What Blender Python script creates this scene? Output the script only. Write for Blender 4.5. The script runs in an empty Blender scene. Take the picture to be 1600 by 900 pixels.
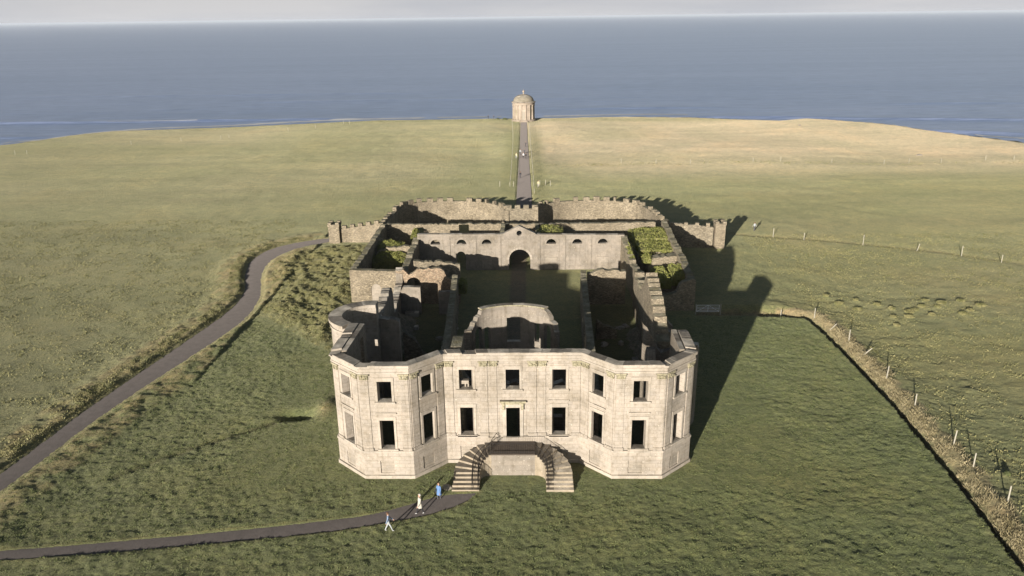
import bpy, math, random
import numpy as np
from mathutils import Vector, Matrix
R = math.radians
random.seed(7); rng = np.random.default_rng(7)
sc = bpy.context.scene
col = sc.collection

# ------------------------------------------------------------------ camera
pitch, yaw, roll = R(19.4456), R(-1.28575), R(0.75196)
fw = Vector((math.sin(yaw)*math.cos(pitch), math.cos(yaw)*math.cos(pitch), -math.sin(pitch)))
rt = Vector((math.cos(yaw), -math.sin(yaw), 0)); up = rt.cross(fw)
rt2 = math.cos(roll)*rt - math.sin(roll)*up; up2 = math.sin(roll)*rt + math.cos(roll)*up
cd = bpy.data.cameras.new('camera'); cam = bpy.data.objects.new('camera', cd); col.objects.link(cam)
m3 = Matrix((rt2, up2, -fw)).transposed()
cam.matrix_world = Matrix.Translation((1.41, 0, 38.0)) @ m3.to_4x4()
cd.sensor_width = 36.0; cd.lens = 36.0*1200/1600; cd.clip_start = 0.5; cd.clip_end = 200000
sc.camera = cam

# ------------------------------------------------------------------ light
SUN_EL, SUN_AZ = R(11.6), R(24.7)          # light travels towards +Y turned 24 deg to +X
w = bpy.data.worlds.new("World"); sc.world = w; w.use_nodes = True
wn = w.node_tree; bg = wn.nodes['Background']
sky = wn.nodes.new('ShaderNodeTexSky'); sky.sky_type = 'NISHITA'; sky.sun_disc = False
sky.sun_elevation = SUN_EL; sky.sun_rotation = math.pi + SUN_AZ; sky.altitude = 50
sky.air_density = 1.0; sky.dust_density = 1.0; sky.ozone_density = 1.0
hs_ = wn.nodes.new('ShaderNodeHueSaturation'); hs_.inputs['Saturation'].default_value = .8; hs_.inputs['Value'].default_value = .78; wn.links.new(sky.outputs[0], hs_.inputs['Color'])
# a pale veil of thin cloud low over the horizon
wt = wn.nodes.new('ShaderNodeTexCoord'); wsx = wn.nodes.new('ShaderNodeSeparateXYZ'); wn.links.new(wt.outputs['Generated'], wsx.inputs[0])
wr = wn.nodes.new('ShaderNodeValToRGB'); wn.links.new(wsx.outputs[2], wr.inputs[0])
wr.color_ramp.elements[0].position = 0.0; wr.color_ramp.elements[0].color = (1, 1, 1, 1); wr.color_ramp.elements[1].position = .20; wr.color_ramp.elements[1].color = (0, 0, 0, 1)
wmp = wn.nodes.new('ShaderNodeMapping'); wmp.inputs['Scale'].default_value = (1, 1, 9); wn.links.new(wt.outputs['Generated'], wmp.inputs[0])
wno = wn.nodes.new('ShaderNodeTexNoise'); wno.inputs['Scale'].default_value = 3.0; wno.inputs['Detail'].default_value = 5; wn.links.new(wmp.outputs[0], wno.inputs['Vector'])
wc = wn.nodes.new('ShaderNodeValToRGB'); wn.links.new(wno.outputs['Fac'], wc.inputs[0])
wc.color_ramp.elements[0].position = .35; wc.color_ramp.elements[0].color = (4.9, 5.05, 5.5, 1); wc.color_ramp.elements[1].position = .65; wc.color_ramp.elements[1].color = (6.1, 6.05, 6.2, 1)
wm_ = wn.nodes.new('ShaderNodeMix'); wm_.data_type = 'RGBA'; wn.links.new(wr.outputs[0], wm_.inputs[0]); wn.links.new(hs_.outputs[0], wm_.inputs[6]); wn.links.new(wc.outputs[0], wm_.inputs[7])
wn.links.new(wm_.outputs[2], bg.inputs[0]); bg.inputs[1].default_value = 0.055
sl = bpy.data.lights.new('sun', 'SUN'); sl.energy = 4.5; sl.angle = R(0.6); sl.color = (1.0, 0.92, 0.825)
so = bpy.data.objects.new('sun', sl); col.objects.link(so)
dirv = Vector((math.sin(SUN_AZ)*math.cos(SUN_EL), math.cos(SUN_AZ)*math.cos(SUN_EL), -math.sin(SUN_EL)))
so.rotation_euler = dirv.to_track_quat('-Z', 'Y').to_euler(); so.location = (-40, -60, 80)
sc.view_settings.view_transform = 'Standard'; sc.view_settings.look = 'None'
sc.view_settings.exposure = 1.0; sc.view_settings.gamma = 1.0; sc.view_settings.use_curve_mapping = False
sc.cycles.volume_bounces = 0; sc.cycles.max_bounces = 5; sc.cycles.diffuse_bounces = 2

# ------------------------------------------------------------------ helpers
def tag(o, label=None, cat=None, group=None, kind=None):
    if label: o['label'] = label
    if cat: o['category'] = cat
    if group: o['group'] = group
    if kind: o['kind'] = kind
    return o
def empty(name, loc=(0, 0, 0), rz=0, **k):
    o = bpy.data.objects.new(name, None); col.objects.link(o); o.location = loc; o.rotation_euler = (0, 0, rz)
    o.empty_display_size = 0.3
    return tag(o, **k)
def copy_tree(o, parent=None):
    c = o.copy(); col.objects.link(c); c.parent = parent
    for ch in list(o.children): copy_tree(ch, c)
    return c
class MB:
    def __init__(s): s.v = []; s.f = []; s.uv = []
    def face(s, pts, uv=None):
        n = len(s.v); s.v.extend(pts); s.f.append(tuple(range(n, n+len(pts)))); s.uv.append(uv)
    def hexa(s, b, t):          # bottom ring, top ring (ccw seen from above)
        n = len(b)
        s.face(list(reversed(b))); s.face(list(t))
        for i in range(n):
            j = (i+1) % n; s.face([b[i], b[j], t[j], t[i]])
    def box(s, x0, x1, y0, y1, z0, z1):
        s.hexa([(x0,y0,z0),(x1,y0,z0),(x1,y1,z0),(x0,y1,z0)], [(x0,y0,z1),(x1,y0,z1),(x1,y1,z1),(x0,y1,z1)])
    def tube(s, pts, r, n=6, r2=None):
        pts = [Vector(p) for p in pts]; rings = []
        for i, p in enumerate(pts):
            d = (pts[min(i+1, len(pts)-1)]-pts[max(i-1, 0)]).normalized()
            a = d.cross(Vector((0, 0, 1)))
            if a.length < .05: a = Vector((1, 0, 0))
            a.normalize(); b = a.cross(d)
            rr = r if r2 is None else r+(r2-r)*i/(len(pts)-1)
            rings.append([tuple(p+a*(rr*math.cos(2*math.pi*k/n))+b*(rr*math.sin(2*math.pi*k/n))) for k in range(n)])
        for A, B in zip(rings, rings[1:]):
            for k in range(n): s.face([A[k], A[(k+1) % n], B[(k+1) % n], B[k]])
        s.face(list(reversed(rings[0]))); s.face(rings[-1])
    def lathe(s, prof, cx, cy, n=32, flute=0):
        for (r0, z0), (r1, z1) in zip(prof, prof[1:]):
            for k in range(n):
                a, b = 2*math.pi*k/n, 2*math.pi*(k+1)/n
                P = lambda r, z, t: (cx+r*math.cos(t), cy+r*math.sin(t), z)
                if r1 < 1e-4: s.face([P(r0, z0, a), P(r0, z0, b), P(0, z1, a)], [(a*4, z0), (b*4, z0), (a*4, z1)])
                elif r0 < 1e-4: s.face([P(0, z0, a), P(r1, z1, b), P(r1, z1, a)], [(a*4, z0), (b*4, z1), (a*4, z1)])
                else: s.face([P(r0, z0, a), P(r0, z0, b), P(r1, z1, b), P(r1, z1, a)], [(a*r0, z0), (b*r0, z0), (b*r0, z1), (a*r0, z1)])
    def build(s, name, mat, parent=None, smooth=False):
        me = bpy.data.meshes.new(name); me.from_pydata(s.v, [], s.f); me.update()
        uvl = me.uv_layers.new(name='UV')
        for p, uv in zip(me.polygons, s.uv):
            if uv is None:
                nn = p.normal
                if abs(nn.z) > .8: uv = [(me.vertices[i].co.x, me.vertices[i].co.y) for i in p.vertices]
                else:
                    t = Vector((-nn.y, nn.x, 0)).normalized()
                    uv = [(me.vertices[i].co.dot(t), me.vertices[i].co.z) for i in p.vertices]
            for li, q in zip(p.loop_indices, uv): uvl.data[li].uv = q
        me.materials.append(mat)
        if smooth:
            import bmesh
            bm = bmesh.new(); bm.from_mesh(me); bmesh.ops.remove_doubles(bm, verts=bm.verts, dist=.0005); bm.to_mesh(me); bm.free()
            for p in me.polygons: p.use_smooth = True
        o = bpy.data.objects.new(name, me); col.objects.link(o); o.parent = parent
        return o

def npmesh(name, V, F, mat, parent=None, smooth=False, color=None):
    me = bpy.data.meshes.new(name); V = np.asarray(V, np.float32); F = np.asarray(F, np.int32)
    k = F.shape[1]
    me.vertices.add(len(V)); me.vertices.foreach_set('co', V.ravel())
    me.loops.add(F.size); me.loops.foreach_set('vertex_index', F.ravel())
    me.polygons.add(len(F)); me.polygons.foreach_set('loop_start', np.arange(0, F.size, k, dtype=np.int32))
    me.polygons.foreach_set('loop_total', np.full(len(F), k, np.int32))
    if smooth: me.polygons.foreach_set('use_smooth', np.ones(len(F), bool))
    if color is not None:
        ca = me.color_attributes.new('Col', 'FLOAT_COLOR', 'POINT')
        c4 = np.ones((len(V), 4), np.float32); c4[:, :3] = color; ca.data.foreach_set('color', c4.ravel())
    me.update(); me.validate(); me.materials.append(mat)
    o = bpy.data.objects.new(name, me); col.objects.link(o); o.parent = parent
    return o

def vnoise(x, y, seed=0):                    # smooth value noise on arrays, range -1..1
    xi = np.floor(x).astype(np.int64); yi = np.floor(y).astype(np.int64)
    fx = x-xi; fy = y-yi; fx = fx*fx*(3-2*fx); fy = fy*fy*(3-2*fy)
    def h(a, b):
        n = (a*374761393+b*668265263+seed*974634777) & 0xffffffff
        n = ((n ^ (n >> 13))*1274126177) & 0xffffffff
        return ((n ^ (n >> 16)) & 0xffff)/32767.5-1
    return (h(xi, yi)*(1-fx)+h(xi+1, yi)*fx)*(1-fy)+(h(xi, yi+1)*(1-fx)+h(xi+1, yi+1)*fx)*fy
def sn(x, seed=0): return float(vnoise(np.array([x]), np.array([seed*7.31+.5]), seed)[0])

def offset_path(path, d):                    # positive = to the left of the walking direction
    n = len(path); out = []
    for i in range(n):
        p = Vector(path[i])
        a = (Vector(path[i])-Vector(path[i-1])).normalized() if i > 0 else None
        b = (Vector(path[i+1])-Vector(path[i])).normalized() if i < n-1 else None
        if a is None: a = b
        if b is None: b = a
        na = Vector((-a.y, a.x)); nb = Vector((-b.y, b.x)); m = (na+nb)
        m = m/m.length; out.append(tuple(p+m*(d/max(.35, m.dot(na)))))
    return out
def plen(path):
    s = [0]
    for a, b in zip(path, path[1:]): s.append(s[-1]+(Vector(b)-Vector(a)).length)
    return s
def arch(s0, s1, z0, zs, n=10):              # opening with a semicircular head springing at zs
    c = (s0+s1)/2; r = (s1-s0)/2
    return dict(s=[s0+(s1-s0)*(1-math.cos(math.pi*k/n))/2 for k in range(n+1)], z0=lambda s: z0,
                z1=lambda s: zs+math.sqrt(max(0, r*r-(s-c)**2)))
def rect(s0, s1, z0, z1): return dict(s=[s0, s1], z0=lambda s: z0, z1=lambda s: z1)
def disc(c, z, r, n=12):
    return dict(s=[c-r*math.cos(math.pi*k/n) for k in range(n+1)], z0=lambda s: z-math.sqrt(max(0, r*r-(s-c)**2)),
                z1=lambda s: z+math.sqrt(max(0, r*r-(s-c)**2)))
def wall(mb, path, th, top, openings=(), base=0.0, step=0.6, breaks=(), stepped=False):
    """wall along path (its front face on the right hand side), thickness to the left"""
    S = plen(path); back = offset_path(path, th); L = S[-1]
    if not callable(top):
        if isinstance(top, (int, float)): tv = float(top); top = lambda s: tv
        else:
            tl_ = list(top); top = lambda s: float(np.interp(s, [a for a, _ in tl_], [b for _, b in tl_]))
    cuts = set(round(x, 4) for x in S) | set(round(x, 4) for x in breaks if 0 < x < L)
    for o in openings: cuts |= set(round(x, 4) for x in o['s'])
    n = max(1, int(L/step)); cuts |= set(round(L*i/n, 4) for i in range(n+1))
    cs = sorted(c for c in cuts if -1e-6 <= c <= L+1e-6)
    cc = [cs[0]]
    for c in cs[1:]:
        if c-cc[-1] > .012: cc.append(c)
    cs = cc
    def at(s, z, bk):
        P = back if bk else path
        for i in range(len(S)-1):
            if s <= S[i+1]+1e-6:
                t = (s-S[i])/(S[i+1]-S[i]); break
        return (P[i][0]+(P[i+1][0]-P[i][0])*t, P[i][1]+(P[i+1][1]-P[i][1])*t, z)
    cols = []
    for a, b in zip(cs, cs[1:]):
        m = (a+b)/2
        ta, tb = (top(m), top(m)) if stepped else (top(a+1e-4), top(b-1e-4))
        iv = [((base, base), (ta, tb))]
        for o in openings:
            if o['s'][0]-1e-6 < m < o['s'][-1]+1e-6:
                lo = (o['z0'](a), o['z0'](b)); hi = (o['z1'](a), o['z1'](b)); new = []
                for (p, q) in iv:
                    if sum(hi) <= sum(p) or sum(lo) >= sum(q): new.append((p, q)); continue
                    if sum(lo) > sum(p)+.01: new.append((p, (min(lo[0], q[0]), min(lo[1], q[1]))))
                    if sum(hi) < sum(q)-.01: new.append(((min(hi[0], q[0]), min(hi[1], q[1])), q))
                iv = new
        cols.append((a, b, iv))
        for (p, q) in iv:
            mb.face([at(a, p[0], 0), at(b, p[1], 0), at(b, q[1], 0), at(a, q[0], 0)], [(a, p[0]), (b, p[1]), (b, q[1]), (a, q[0])])
            mb.face([at(b, p[1], 1), at(a, p[0], 1), at(a, q[0], 1), at(b, q[1], 1)], [(b, p[1]), (a, p[0]), (a, q[0]), (b, q[1])])
            mb.face([at(a, q[0], 0), at(b, q[1], 0), at(b, q[1], 1), at(a, q[0], 1)], [(a, 0), (b, 0), (b, th), (a, th)])
            mb.face([at(b, p[1], 0), at(a, p[0], 0), at(a, p[0], 1), at(b, p[1], 1)], [(b, 0), (a, 0), (a, th), (b, th)])
    def side(s, l, r):                      # symmetric difference of the solid intervals left and right of s
        zs = sorted(set([z for i in l for z in i]+[z for i in r for z in i]))
        for z0, z1 in zip(zs, zs[1:]):
            if z1-z0 < 1e-4: continue
            m = (z0+z1)/2; inl = any(i[0] < m < i[1] for i in l); inr = any(i[0] < m < i[1] for i in r)
            if inl != inr:
                q = [at(s, z0, 0), at(s, z0, 1), at(s, z1, 1), at(s, z1, 0)]
                uv = [(s, z0), (s+th, z0), (s+th, z1), (s, z1)]
                if inr: q.reverse(); uv.reverse()
                mb.face(q, uv)
    side(cs[0], [], [(p[0], q[0]) for p, q in cols[0][2]])
    for A, B in zip(cols, cols[1:]):
        side(A[1], [(p[1], q[1]) for p, q in A[2]], [(p[0], q[0]) for p, q in B[2]])
    side(cs[-1], [(p[1], q[1]) for p, q in cols[-1][2]], [])
    return mb
def ragged(pts, amp=.22, seed=1, block=.5):   # a broken wall top: blocky steps on a base profile
    def f(s):
        b = float(np.interp(s, [a for a, _ in pts], [c for _, c in pts]))
        return b+amp*sn(s/block, seed)+amp*.6*sn(s/block*2.7, seed+3)
    return f
def subpath(path, s0, s1):
    S = plen(path); out = []
    def at(s):
        for i in range(len(S)-1):
            if s <= S[i+1]+1e-6:
                t = (s-S[i])/(S[i+1]-S[i]); return (path[i][0]+(path[i+1][0]-path[i][0])*t, path[i][1]+(path[i+1][1]-path[i][1])*t)
    return [at(s0)]+[path[i] for i in range(len(S)) if s0+1e-3 < S[i] < s1-1e-3]+[at(s1)]

# ------------------------------------------------------------------ materials
def mat(name):
    m = bpy.data.materials.new(name); m.use_nodes = True; nt = m.node_tree; p = nt.nodes['Principled BSDF']
    p.inputs['Specular IOR Level'].default_value = .25
    return m, nt, p
def N(nt, t, **k):
    n = nt.nodes.new(t)
    for a, b in k.items(): setattr(n, a, b)
    return n
def noise(nt, vec, scale, detail=4, rough=.55):
    n = N(nt, 'ShaderNodeTexNoise'); n.inputs['Scale'].default_value = scale; n.inputs['Detail'].default_value = detail
    n.inputs['Roughness'].default_value = rough; nt.links.new(vec, n.inputs['Vector']); return n.outputs['Fac']
def ramp(nt, fac, stops):
    n = N(nt, 'ShaderNodeValToRGB'); e = n.color_ramp.elements
    while len(e) < len(stops): e.new(.5)
    for q, (p, c) in zip(e, stops): q.position = p; q.color = (*c, 1) if len(c) == 3 else c
    nt.links.new(fac, n.inputs[0]); return n.outputs[0]
def mixc(nt, a, b, fac, mode='MIX'):
    n = N(nt, 'ShaderNodeMix', data_type='RGBA', blend_type=mode)
    for src, i in ((a, 6), (b, 7)):
        if isinstance(src, tuple): n.inputs[i].default_value = (*src, 1)
        else: nt.links.new(src, n.inputs[i])
    if isinstance(fac, (int, float)): n.inputs[0].default_value = fac
    else: nt.links.new(fac, n.inputs[0])
    return n.outputs[2]
def bump(nt, h, p, strength, dist, prev=None):
    b = N(nt, 'ShaderNodeBump'); b.inputs['Strength'].default_value = strength; b.inputs['Distance'].default_value = dist
    nt.links.new(h, b.inputs['Height'])
    if prev is not None: nt.links.new(prev, b.inputs['Normal'])
    nt.links.new(b.outputs[0], p.inputs['Normal']); return b.outputs[0]
def coords(nt):
    tc = N(nt, 'ShaderNodeTexCoord'); return tc
def g3(v): return (v, v, v)

def ashlar(name, base, var, bw=.95, bh=.36, mortar=.012, dark=.55, stain=.5):
    m, nt, p = mat(name); tc = coords(nt); uv = tc.outputs['UV']; ob = tc.outputs['Object']
    br = N(nt, 'ShaderNodeTexBrick'); nt.links.new(uv, br.inputs['Vector'])
    br.inputs['Scale'].default_value = 1; br.inputs['Brick Width'].default_value = bw; br.inputs['Row Height'].default_value = bh
    br.inputs['Mortar Size'].default_value = mortar; br.inputs['Mortar Smooth'].default_value = .3
    br.inputs['Color1'].default_value = (*base, 1); br.inputs['Color2'].default_value = (*var, 1)
    br.inputs['Mortar'].default_value = (base[0]*dark, base[1]*dark, base[2]*dark*.95, 1); br.inputs['Bias'].default_value = -.1
    c = br.outputs['Color']
    # a second brick layer gives each block another tint
    b2 = N(nt, 'ShaderNodeTexBrick'); nt.links.new(uv, b2.inputs['Vector']); b2.inputs['Scale'].default_value = 1
    b2.inputs['Brick Width'].default_value = bw; b2.inputs['Row Height'].default_value = bh; b2.inputs['Mortar Size'].default_value = 0
    b2.offset_frequency = 2; b2.inputs['Color1'].default_value = (.78, .78, .77, 1); b2.inputs['Color2'].default_value = (1.12, 1.1, 1.06, 1)
    c = mixc(nt, c, b2.outputs['Color'], .85, 'MULTIPLY')
    n1 = noise(nt, ob, .35, 5, .6); c = mixc(nt, c, ramp(nt, n1, [(.3, (.66, .64, .58)), (.5, (.98, .97, .95)), (.66, (1.16, 1.14, 1.12))]), .9, 'MULTIPLY')
    n2 = noise(nt, ob, 2.6, 6, .65); c = mixc(nt, c, ramp(nt, n2, [(.30, (.62, .60, .52)), (.5, (1, 1, 1)), (.75, (1.1, 1.1, 1.08))]), stain, 'MULTIPLY')
    mp = N(nt, 'ShaderNodeMapping'); mp.inputs['Scale'].default_value = (2.2, 2.2, .22); nt.links.new(ob, mp.inputs[0])
    n3 = noise(nt, mp.outputs[0], 1.2, 5, .6); c = mixc(nt, c, ramp(nt, n3, [(.32, (.58, .56, .50)), (.46, (1, 1, 1))]), .4*stain+.2, 'MULTIPLY')
    nl = noise(nt, ob, 9, 2, .5); c = mixc(nt, c, (.62, .58, .47), ramp(nt, nl, [(.68, g3(0)), (.73, g3(.7))]))
    # mossy, blackened upward faces
    geo = N(nt, 'ShaderNodeNewGeometry'); sx = N(nt, 'ShaderNodeSeparateXYZ'); nt.links.new(geo.outputs['True Normal'], sx.inputs[0])
    n4 = noise(nt, ob, .9, 4, .6); mossc = ramp(nt, n4, [(.35, (.15, .14, .115)), (.5, (.25, .23, .19)), (.68, (.42, .39, .33))])
    su = N(nt, 'ShaderNodeSeparateXYZ'); nt.links.new(uv, su.inputs[0])
    fl = N(nt, 'ShaderNodeMath', operation='DIVIDE'); nt.links.new(su.outputs[0], fl.inputs[0]); fl.inputs[1].default_value = 1.75
    f2 = N(nt, 'ShaderNodeMath', operation='FLOOR'); nt.links.new(fl.outputs[0], f2.inputs[0])
    wnz = N(nt, 'ShaderNodeTexWhiteNoise', noise_dimensions='1D'); nt.links.new(f2.outputs[0], wnz.inputs['W'])
    mossc = mixc(nt, mossc, ramp(nt, wnz.outputs['Value'], [(.25, (.55, .52, .5)), (.6, (1, 1, 1)), (.85, (1.7, 1.65, 1.6))]), 1.0, 'MULTIPLY')
    c = mixc(nt, c, mossc, ramp(nt, sx.outputs[2], [(.7, g3(0)), (.9, g3(.88))]))
    nt.links.new(c, p.inputs['Base Color']); p.inputs['Roughness'].default_value = .92
    b = bump(nt, br.outputs['Fac'], p, .5, -.02); bump(nt, noise(nt, ob, 7, 5, .65), p, .55, .035, b)
    return m
def rubble(name, c1, c2, scale=2.6):
    m, nt, p = mat(name); tc = coords(nt); ob = tc.outputs['Object']
    mp = N(nt, 'ShaderNodeMapping'); mp.inputs['Scale'].default_value = (1, 1, 1.9); nt.links.new(ob, mp.inputs[0])
    vo = N(nt, 'ShaderNodeTexVoronoi'); vo.inputs['Scale'].default_value = scale; vo.inputs['Randomness'].default_value = .9; nt.links.new(mp.outputs[0], vo.inputs['Vector'])
    ve = N(nt, 'ShaderNodeTexVoronoi', feature='DISTANCE_TO_EDGE'); ve.inputs['Scale'].default_value = scale; nt.links.new(mp.outputs[0], ve.inputs['Vector'])
    hs = N(nt, 'ShaderNodeSeparateColor'); nt.links.new(vo.outputs['Color'], hs.inputs[0])
    c = mixc(nt, c1, c2, hs.outputs[0])
    c = mixc(nt, c, ramp(nt, hs.outputs[1], [(.0, (.6, .58, .55)), (1, (1.25, 1.2, 1.1))]), .9, 'MULTIPLY')
    c = mixc(nt, (c1[0]*.55, c1[1]*.53, c1[2]*.5), c, ramp(nt, ve.outputs['Distance'], [(.0, g3(0)), (.07, g3(1))]))
    n1 = noise(nt, ob, .45, 5, .6); c = mixc(nt, c, ramp(nt, n1, [(.3, (.62, .6, .52)), (.65, (1.1, 1.08, 1.0))]), .8, 'MULTIPLY')
    geo = N(nt, 'ShaderNodeNewGeometry'); sx = N(nt, 'ShaderNodeSeparateXYZ'); nt.links.new(geo.outputs['True Normal'], sx.inputs[0])
    n4 = noise(nt, ob, 1.1, 4, .6); mossc = ramp(nt, n4, [(.35, (.12, .11, .06)), (.5, (.16, .15, .10)), (.68, (.25, .23, .17))])
    c = mixc(nt, c, mossc, ramp(nt, sx.outputs[2], [(.6, g3(0)), (.9, g3(.8))]))
    nt.links.new(c, p.inputs['Base Color']); p.inputs['Roughness'].default_value = .95
    b = bump(nt, ramp(nt, ve.outputs['Distance'], [(0, g3(0)), (.15, g3(1))]), p, .8, .06); bump(nt, noise(nt, ob, 6, 5, .65), p, .6, .05, b)
    return m
def plain(name, c, rough=.8, nz=.25, scale=4, metal=0, bmp=0):
    m, nt, p = mat(name); ob = coords(nt).outputs['Object']
    n = noise(nt, ob, scale, 5, .6)
    cc = mixc(nt, tuple(x*(1-nz) for x in c), tuple(min(1, x*(1+nz)) for x in c), n)
    nt.links.new(cc, p.inputs['Base Color']); p.inputs['Roughness'].default_value = rough; p.inputs['Metallic'].default_value = metal
    if bmp: bump(nt, noise(nt, ob, scale*4, 4), p, .6, bmp)
    return m

M = {}
M['ashlar'] = ashlar('sandstone_ashlar', (.385, .345, .30), (.31, .277, .24), dark=.66, stain=.6)
M['inner'] = ashlar('rough_inner_stone', (.27, .238, .198), (.21, .185, .155), .8, .3, .02, .6, .8)
M['trim'] = ashlar('sandstone_trim', (.41, .37, .322), (.345, .31, .268), 1.4, .9, .008, .7, .5)
M['carved'] = ashlar('weathered_carving', (.35, .325, .235), (.28, .258, .18), .5, .3, .02, .5, .9)
M['screen'] = ashlar('pale_stone_front', (.27, .242, .208), (.235, .21, .18), 1.6, .5, .006, .8, .55)
M['panel'] = ashlar('blocking_stone', (.32, .287, .245), (.28, .25, .213), .7, .25, .01, .75, .4)
M['rubble'] = rubble('rubble_basalt', (.37, .33, .27), (.26, .23, .185), 4.0)
M['rubble_g'] = rubble('rubble_grey', (.33, .30, .25), (.23, .207, .17), 3.4)
M['brick'] = rubble('pinkish_brick', (.37, .285, .225), (.33, .285, .23), 4)
M['step'] = ashlar('stair_stone', (.34, .295, .23), (.28, .24, .185), 1.2, .6, .006, .7, .5)
M['iron'] = plain('wrought_iron', (.025, .022, .02), .6, .3, 6, .3)
M['post'] = plain('weathered_post', (.34, .32, .26), .9, .25, 5)
M['wire'] = plain('fence_wire', (.30, .29, .27), .6, .1, 5, .4)
M['gate'] = plain('gate_steel', (.72, .72, .70), .5, .15, 5, .3)
M['path'] = plain('gravel_path', (.092, .080, .074), .95, .4, 1.3, 0, .03)
_p = M['path'].node_tree.nodes['Principled BSDF']; _p.inputs['Diffuse Roughness'].default_value = 1; _p.inputs['Sheen Weight'].default_value = .12; _p.inputs['Sheen Tint'].default_value = (.6, .55, .5, 1)
M['dome'] = ashlar('dome_stone', (.27, .245, .20), (.23, .21, .17), .8, .5, .01, .7, .6)
M['temple'] = ashlar('temple_stone', (.37, .315, .262), (.33, .282, .235), .9, .4, .01, .75, .4)

def grassmat(name, amt=1.0):
    m, nt, p = mat(name); ob = coords(nt).outputs['Object']
    at = N(nt, 'ShaderNodeAttribute', attribute_name='Col'); c = at.outputs['Color']
    c = mixc(nt, c, ramp(nt, noise(nt, ob, .055, 5, .6), [(.32, (.78, .84, .80)), (.5, (1, 1, 1)), (.68, (1.24, 1.12, 1.05))]), .75, 'MULTIPLY')
    c = mixc(nt, c, ramp(nt, noise(nt, ob, .55, 8, .75), [(.32, (.62, .70, .66)), (.5, (1, 1, 1)), (.66, (1.34, 1.24, 1.14))]), .85, 'MULTIPLY')
    mp = N(nt, 'ShaderNodeMapping'); mp.inputs['Scale'].default_value = (.8, 1.25, 1); mp.inputs['Rotation'].default_value = (0, 0, R(12)); nt.links.new(ob, mp.inputs[0])
    f = noise(nt, mp.outputs[0], 3.2, 6, .72)
    c = mixc(nt, c, ramp(nt, f, [(.34, (.50, .55, .50)), (.5, (1, 1, 1)), (.64, (1.45, 1.38, 1.25))]), .8, 'MULTIPLY')
    c = mixc(nt, c, ramp(nt, noise(nt, ob, 14, 3, .6), [(.3, (.7, .75, .7)), (.7, (1.3, 1.25, 1.2))]), .6, 'MULTIPLY')
    nt.links.new(c, p.inputs['Base Color']); p.inputs['Roughness'].default_value = .95; p.inputs['Specular IOR Level'].default_value = .12
    p.inputs['Diffuse Roughness'].default_value = 1.0; p.inputs['Sheen Weight'].default_value = .42; p.inputs['Sheen Roughness'].default_value = .55; p.inputs['Sheen Tint'].default_value = (.62, .55, .38, 1)
    b = bump(nt, f, p, 1.0, .22*amt); bump(nt, noise(nt, ob, 11, 4, .7), p, 1.0, .09*amt, b)
    return m
M['grass'] = grassmat('grassland')
def leafmat(name, c1, c2):
    m, nt, p = mat(name); ob = coords(nt).outputs['Object']
    c = ramp(nt, noise(nt, ob, 1.1, 4, .6), [(.35, c1), (.65, c2)])
    c = mixc(nt, c, ramp(nt, noise(nt, ob, 9, 2, .6), [(.3, (.6, .65, .6)), (.7, (1.35, 1.3, 1.2))]), .8, 'MULTIPLY')
    nt.links.new(c, p.inputs['Base Color']); p.inputs['Roughness'].default_value = .8
    return m
M['ivy'] = leafmat('ivy_leaves', (.15, .165, .045), (.27, .27, .09))
M['dry'] = leafmat('dry_grass', (.20, .17, .095), (.32, .275, .175))
M['rough'] = leafmat('rough_grass', (.15, .155, .062), (.28, .255, .13))
M['nettle'] = leafmat('dark_weeds', (.035, .045, .018), (.07, .08, .03))

# ------------------------------------------------------------------ terrain
def axis(segs):
    out = [segs[0][0]]
    for a, b, st in segs:
        n = max(1, int(round((b-a)/st))); out += list(np.linspace(a, b, n+1)[1:])
    return np.array(out)
def grow(a, b, st, ratio=1.12):
    out = []; x = a; s = st
    sg = 1 if b > a else -1
    while (b-x)*sg > 0: x += s*sg; s *= ratio; out.append(x)
    return np.array(out)
xs = axis([(-48, 48, .19)]); xs = np.concatenate([grow(-48, -420, .22, 1.03)[::-1], xs, grow(48, 420, .22, 1.03)])
ys = axis([(40, 75, .15), (75, 106, .22), (106, 150, .42)]); ys = np.concatenate([grow(40, -320, .5, 1.15)[::-1], ys, grow(150, 345, .5, 1.006)])
X, Y = np.meshgrid(xs, ys); Xf, Yf = X.ravel(), Y.ravel()
def segdist(px, py, pts, closed=False):
    d = np.full(px.shape, 1e9); n = len(pts)
    for i in range(n if closed else n-1):
        ax, ay = pts[i]; bx, by = pts[(i+1) % n]; dx, dy = bx-ax, by-ay
        t = np.clip(((px-ax)*dx+(py-ay)*dy)/(dx*dx+dy*dy+1e-9), 0, 1)
        d = np.minimum(d, np.hypot(px-ax-t*dx, py-ay-t*dy))
    return d
def inside(px, py, pts):
    c = np.zeros(px.shape, bool); n = len(pts)
    for i in range(n):
        x0, y0 = pts[i]; x1, y1 = pts[(i+1) % n]
        if y0 == y1: continue
        c ^= ((y0 > py) != (y1 > py)) & (px < (x1-x0)*(py-y0)/(y1-y0)+x0)
    return c
def sdist(px, py, pts):                      # negative inside
    d = segdist(px, py, pts, True); return np.where(inside(px, py, pts), -d, d)
def sm(x, a, b): t = np.clip((x-a)/(b-a), 0, 1); return t*t*(3-2*t)

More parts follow.
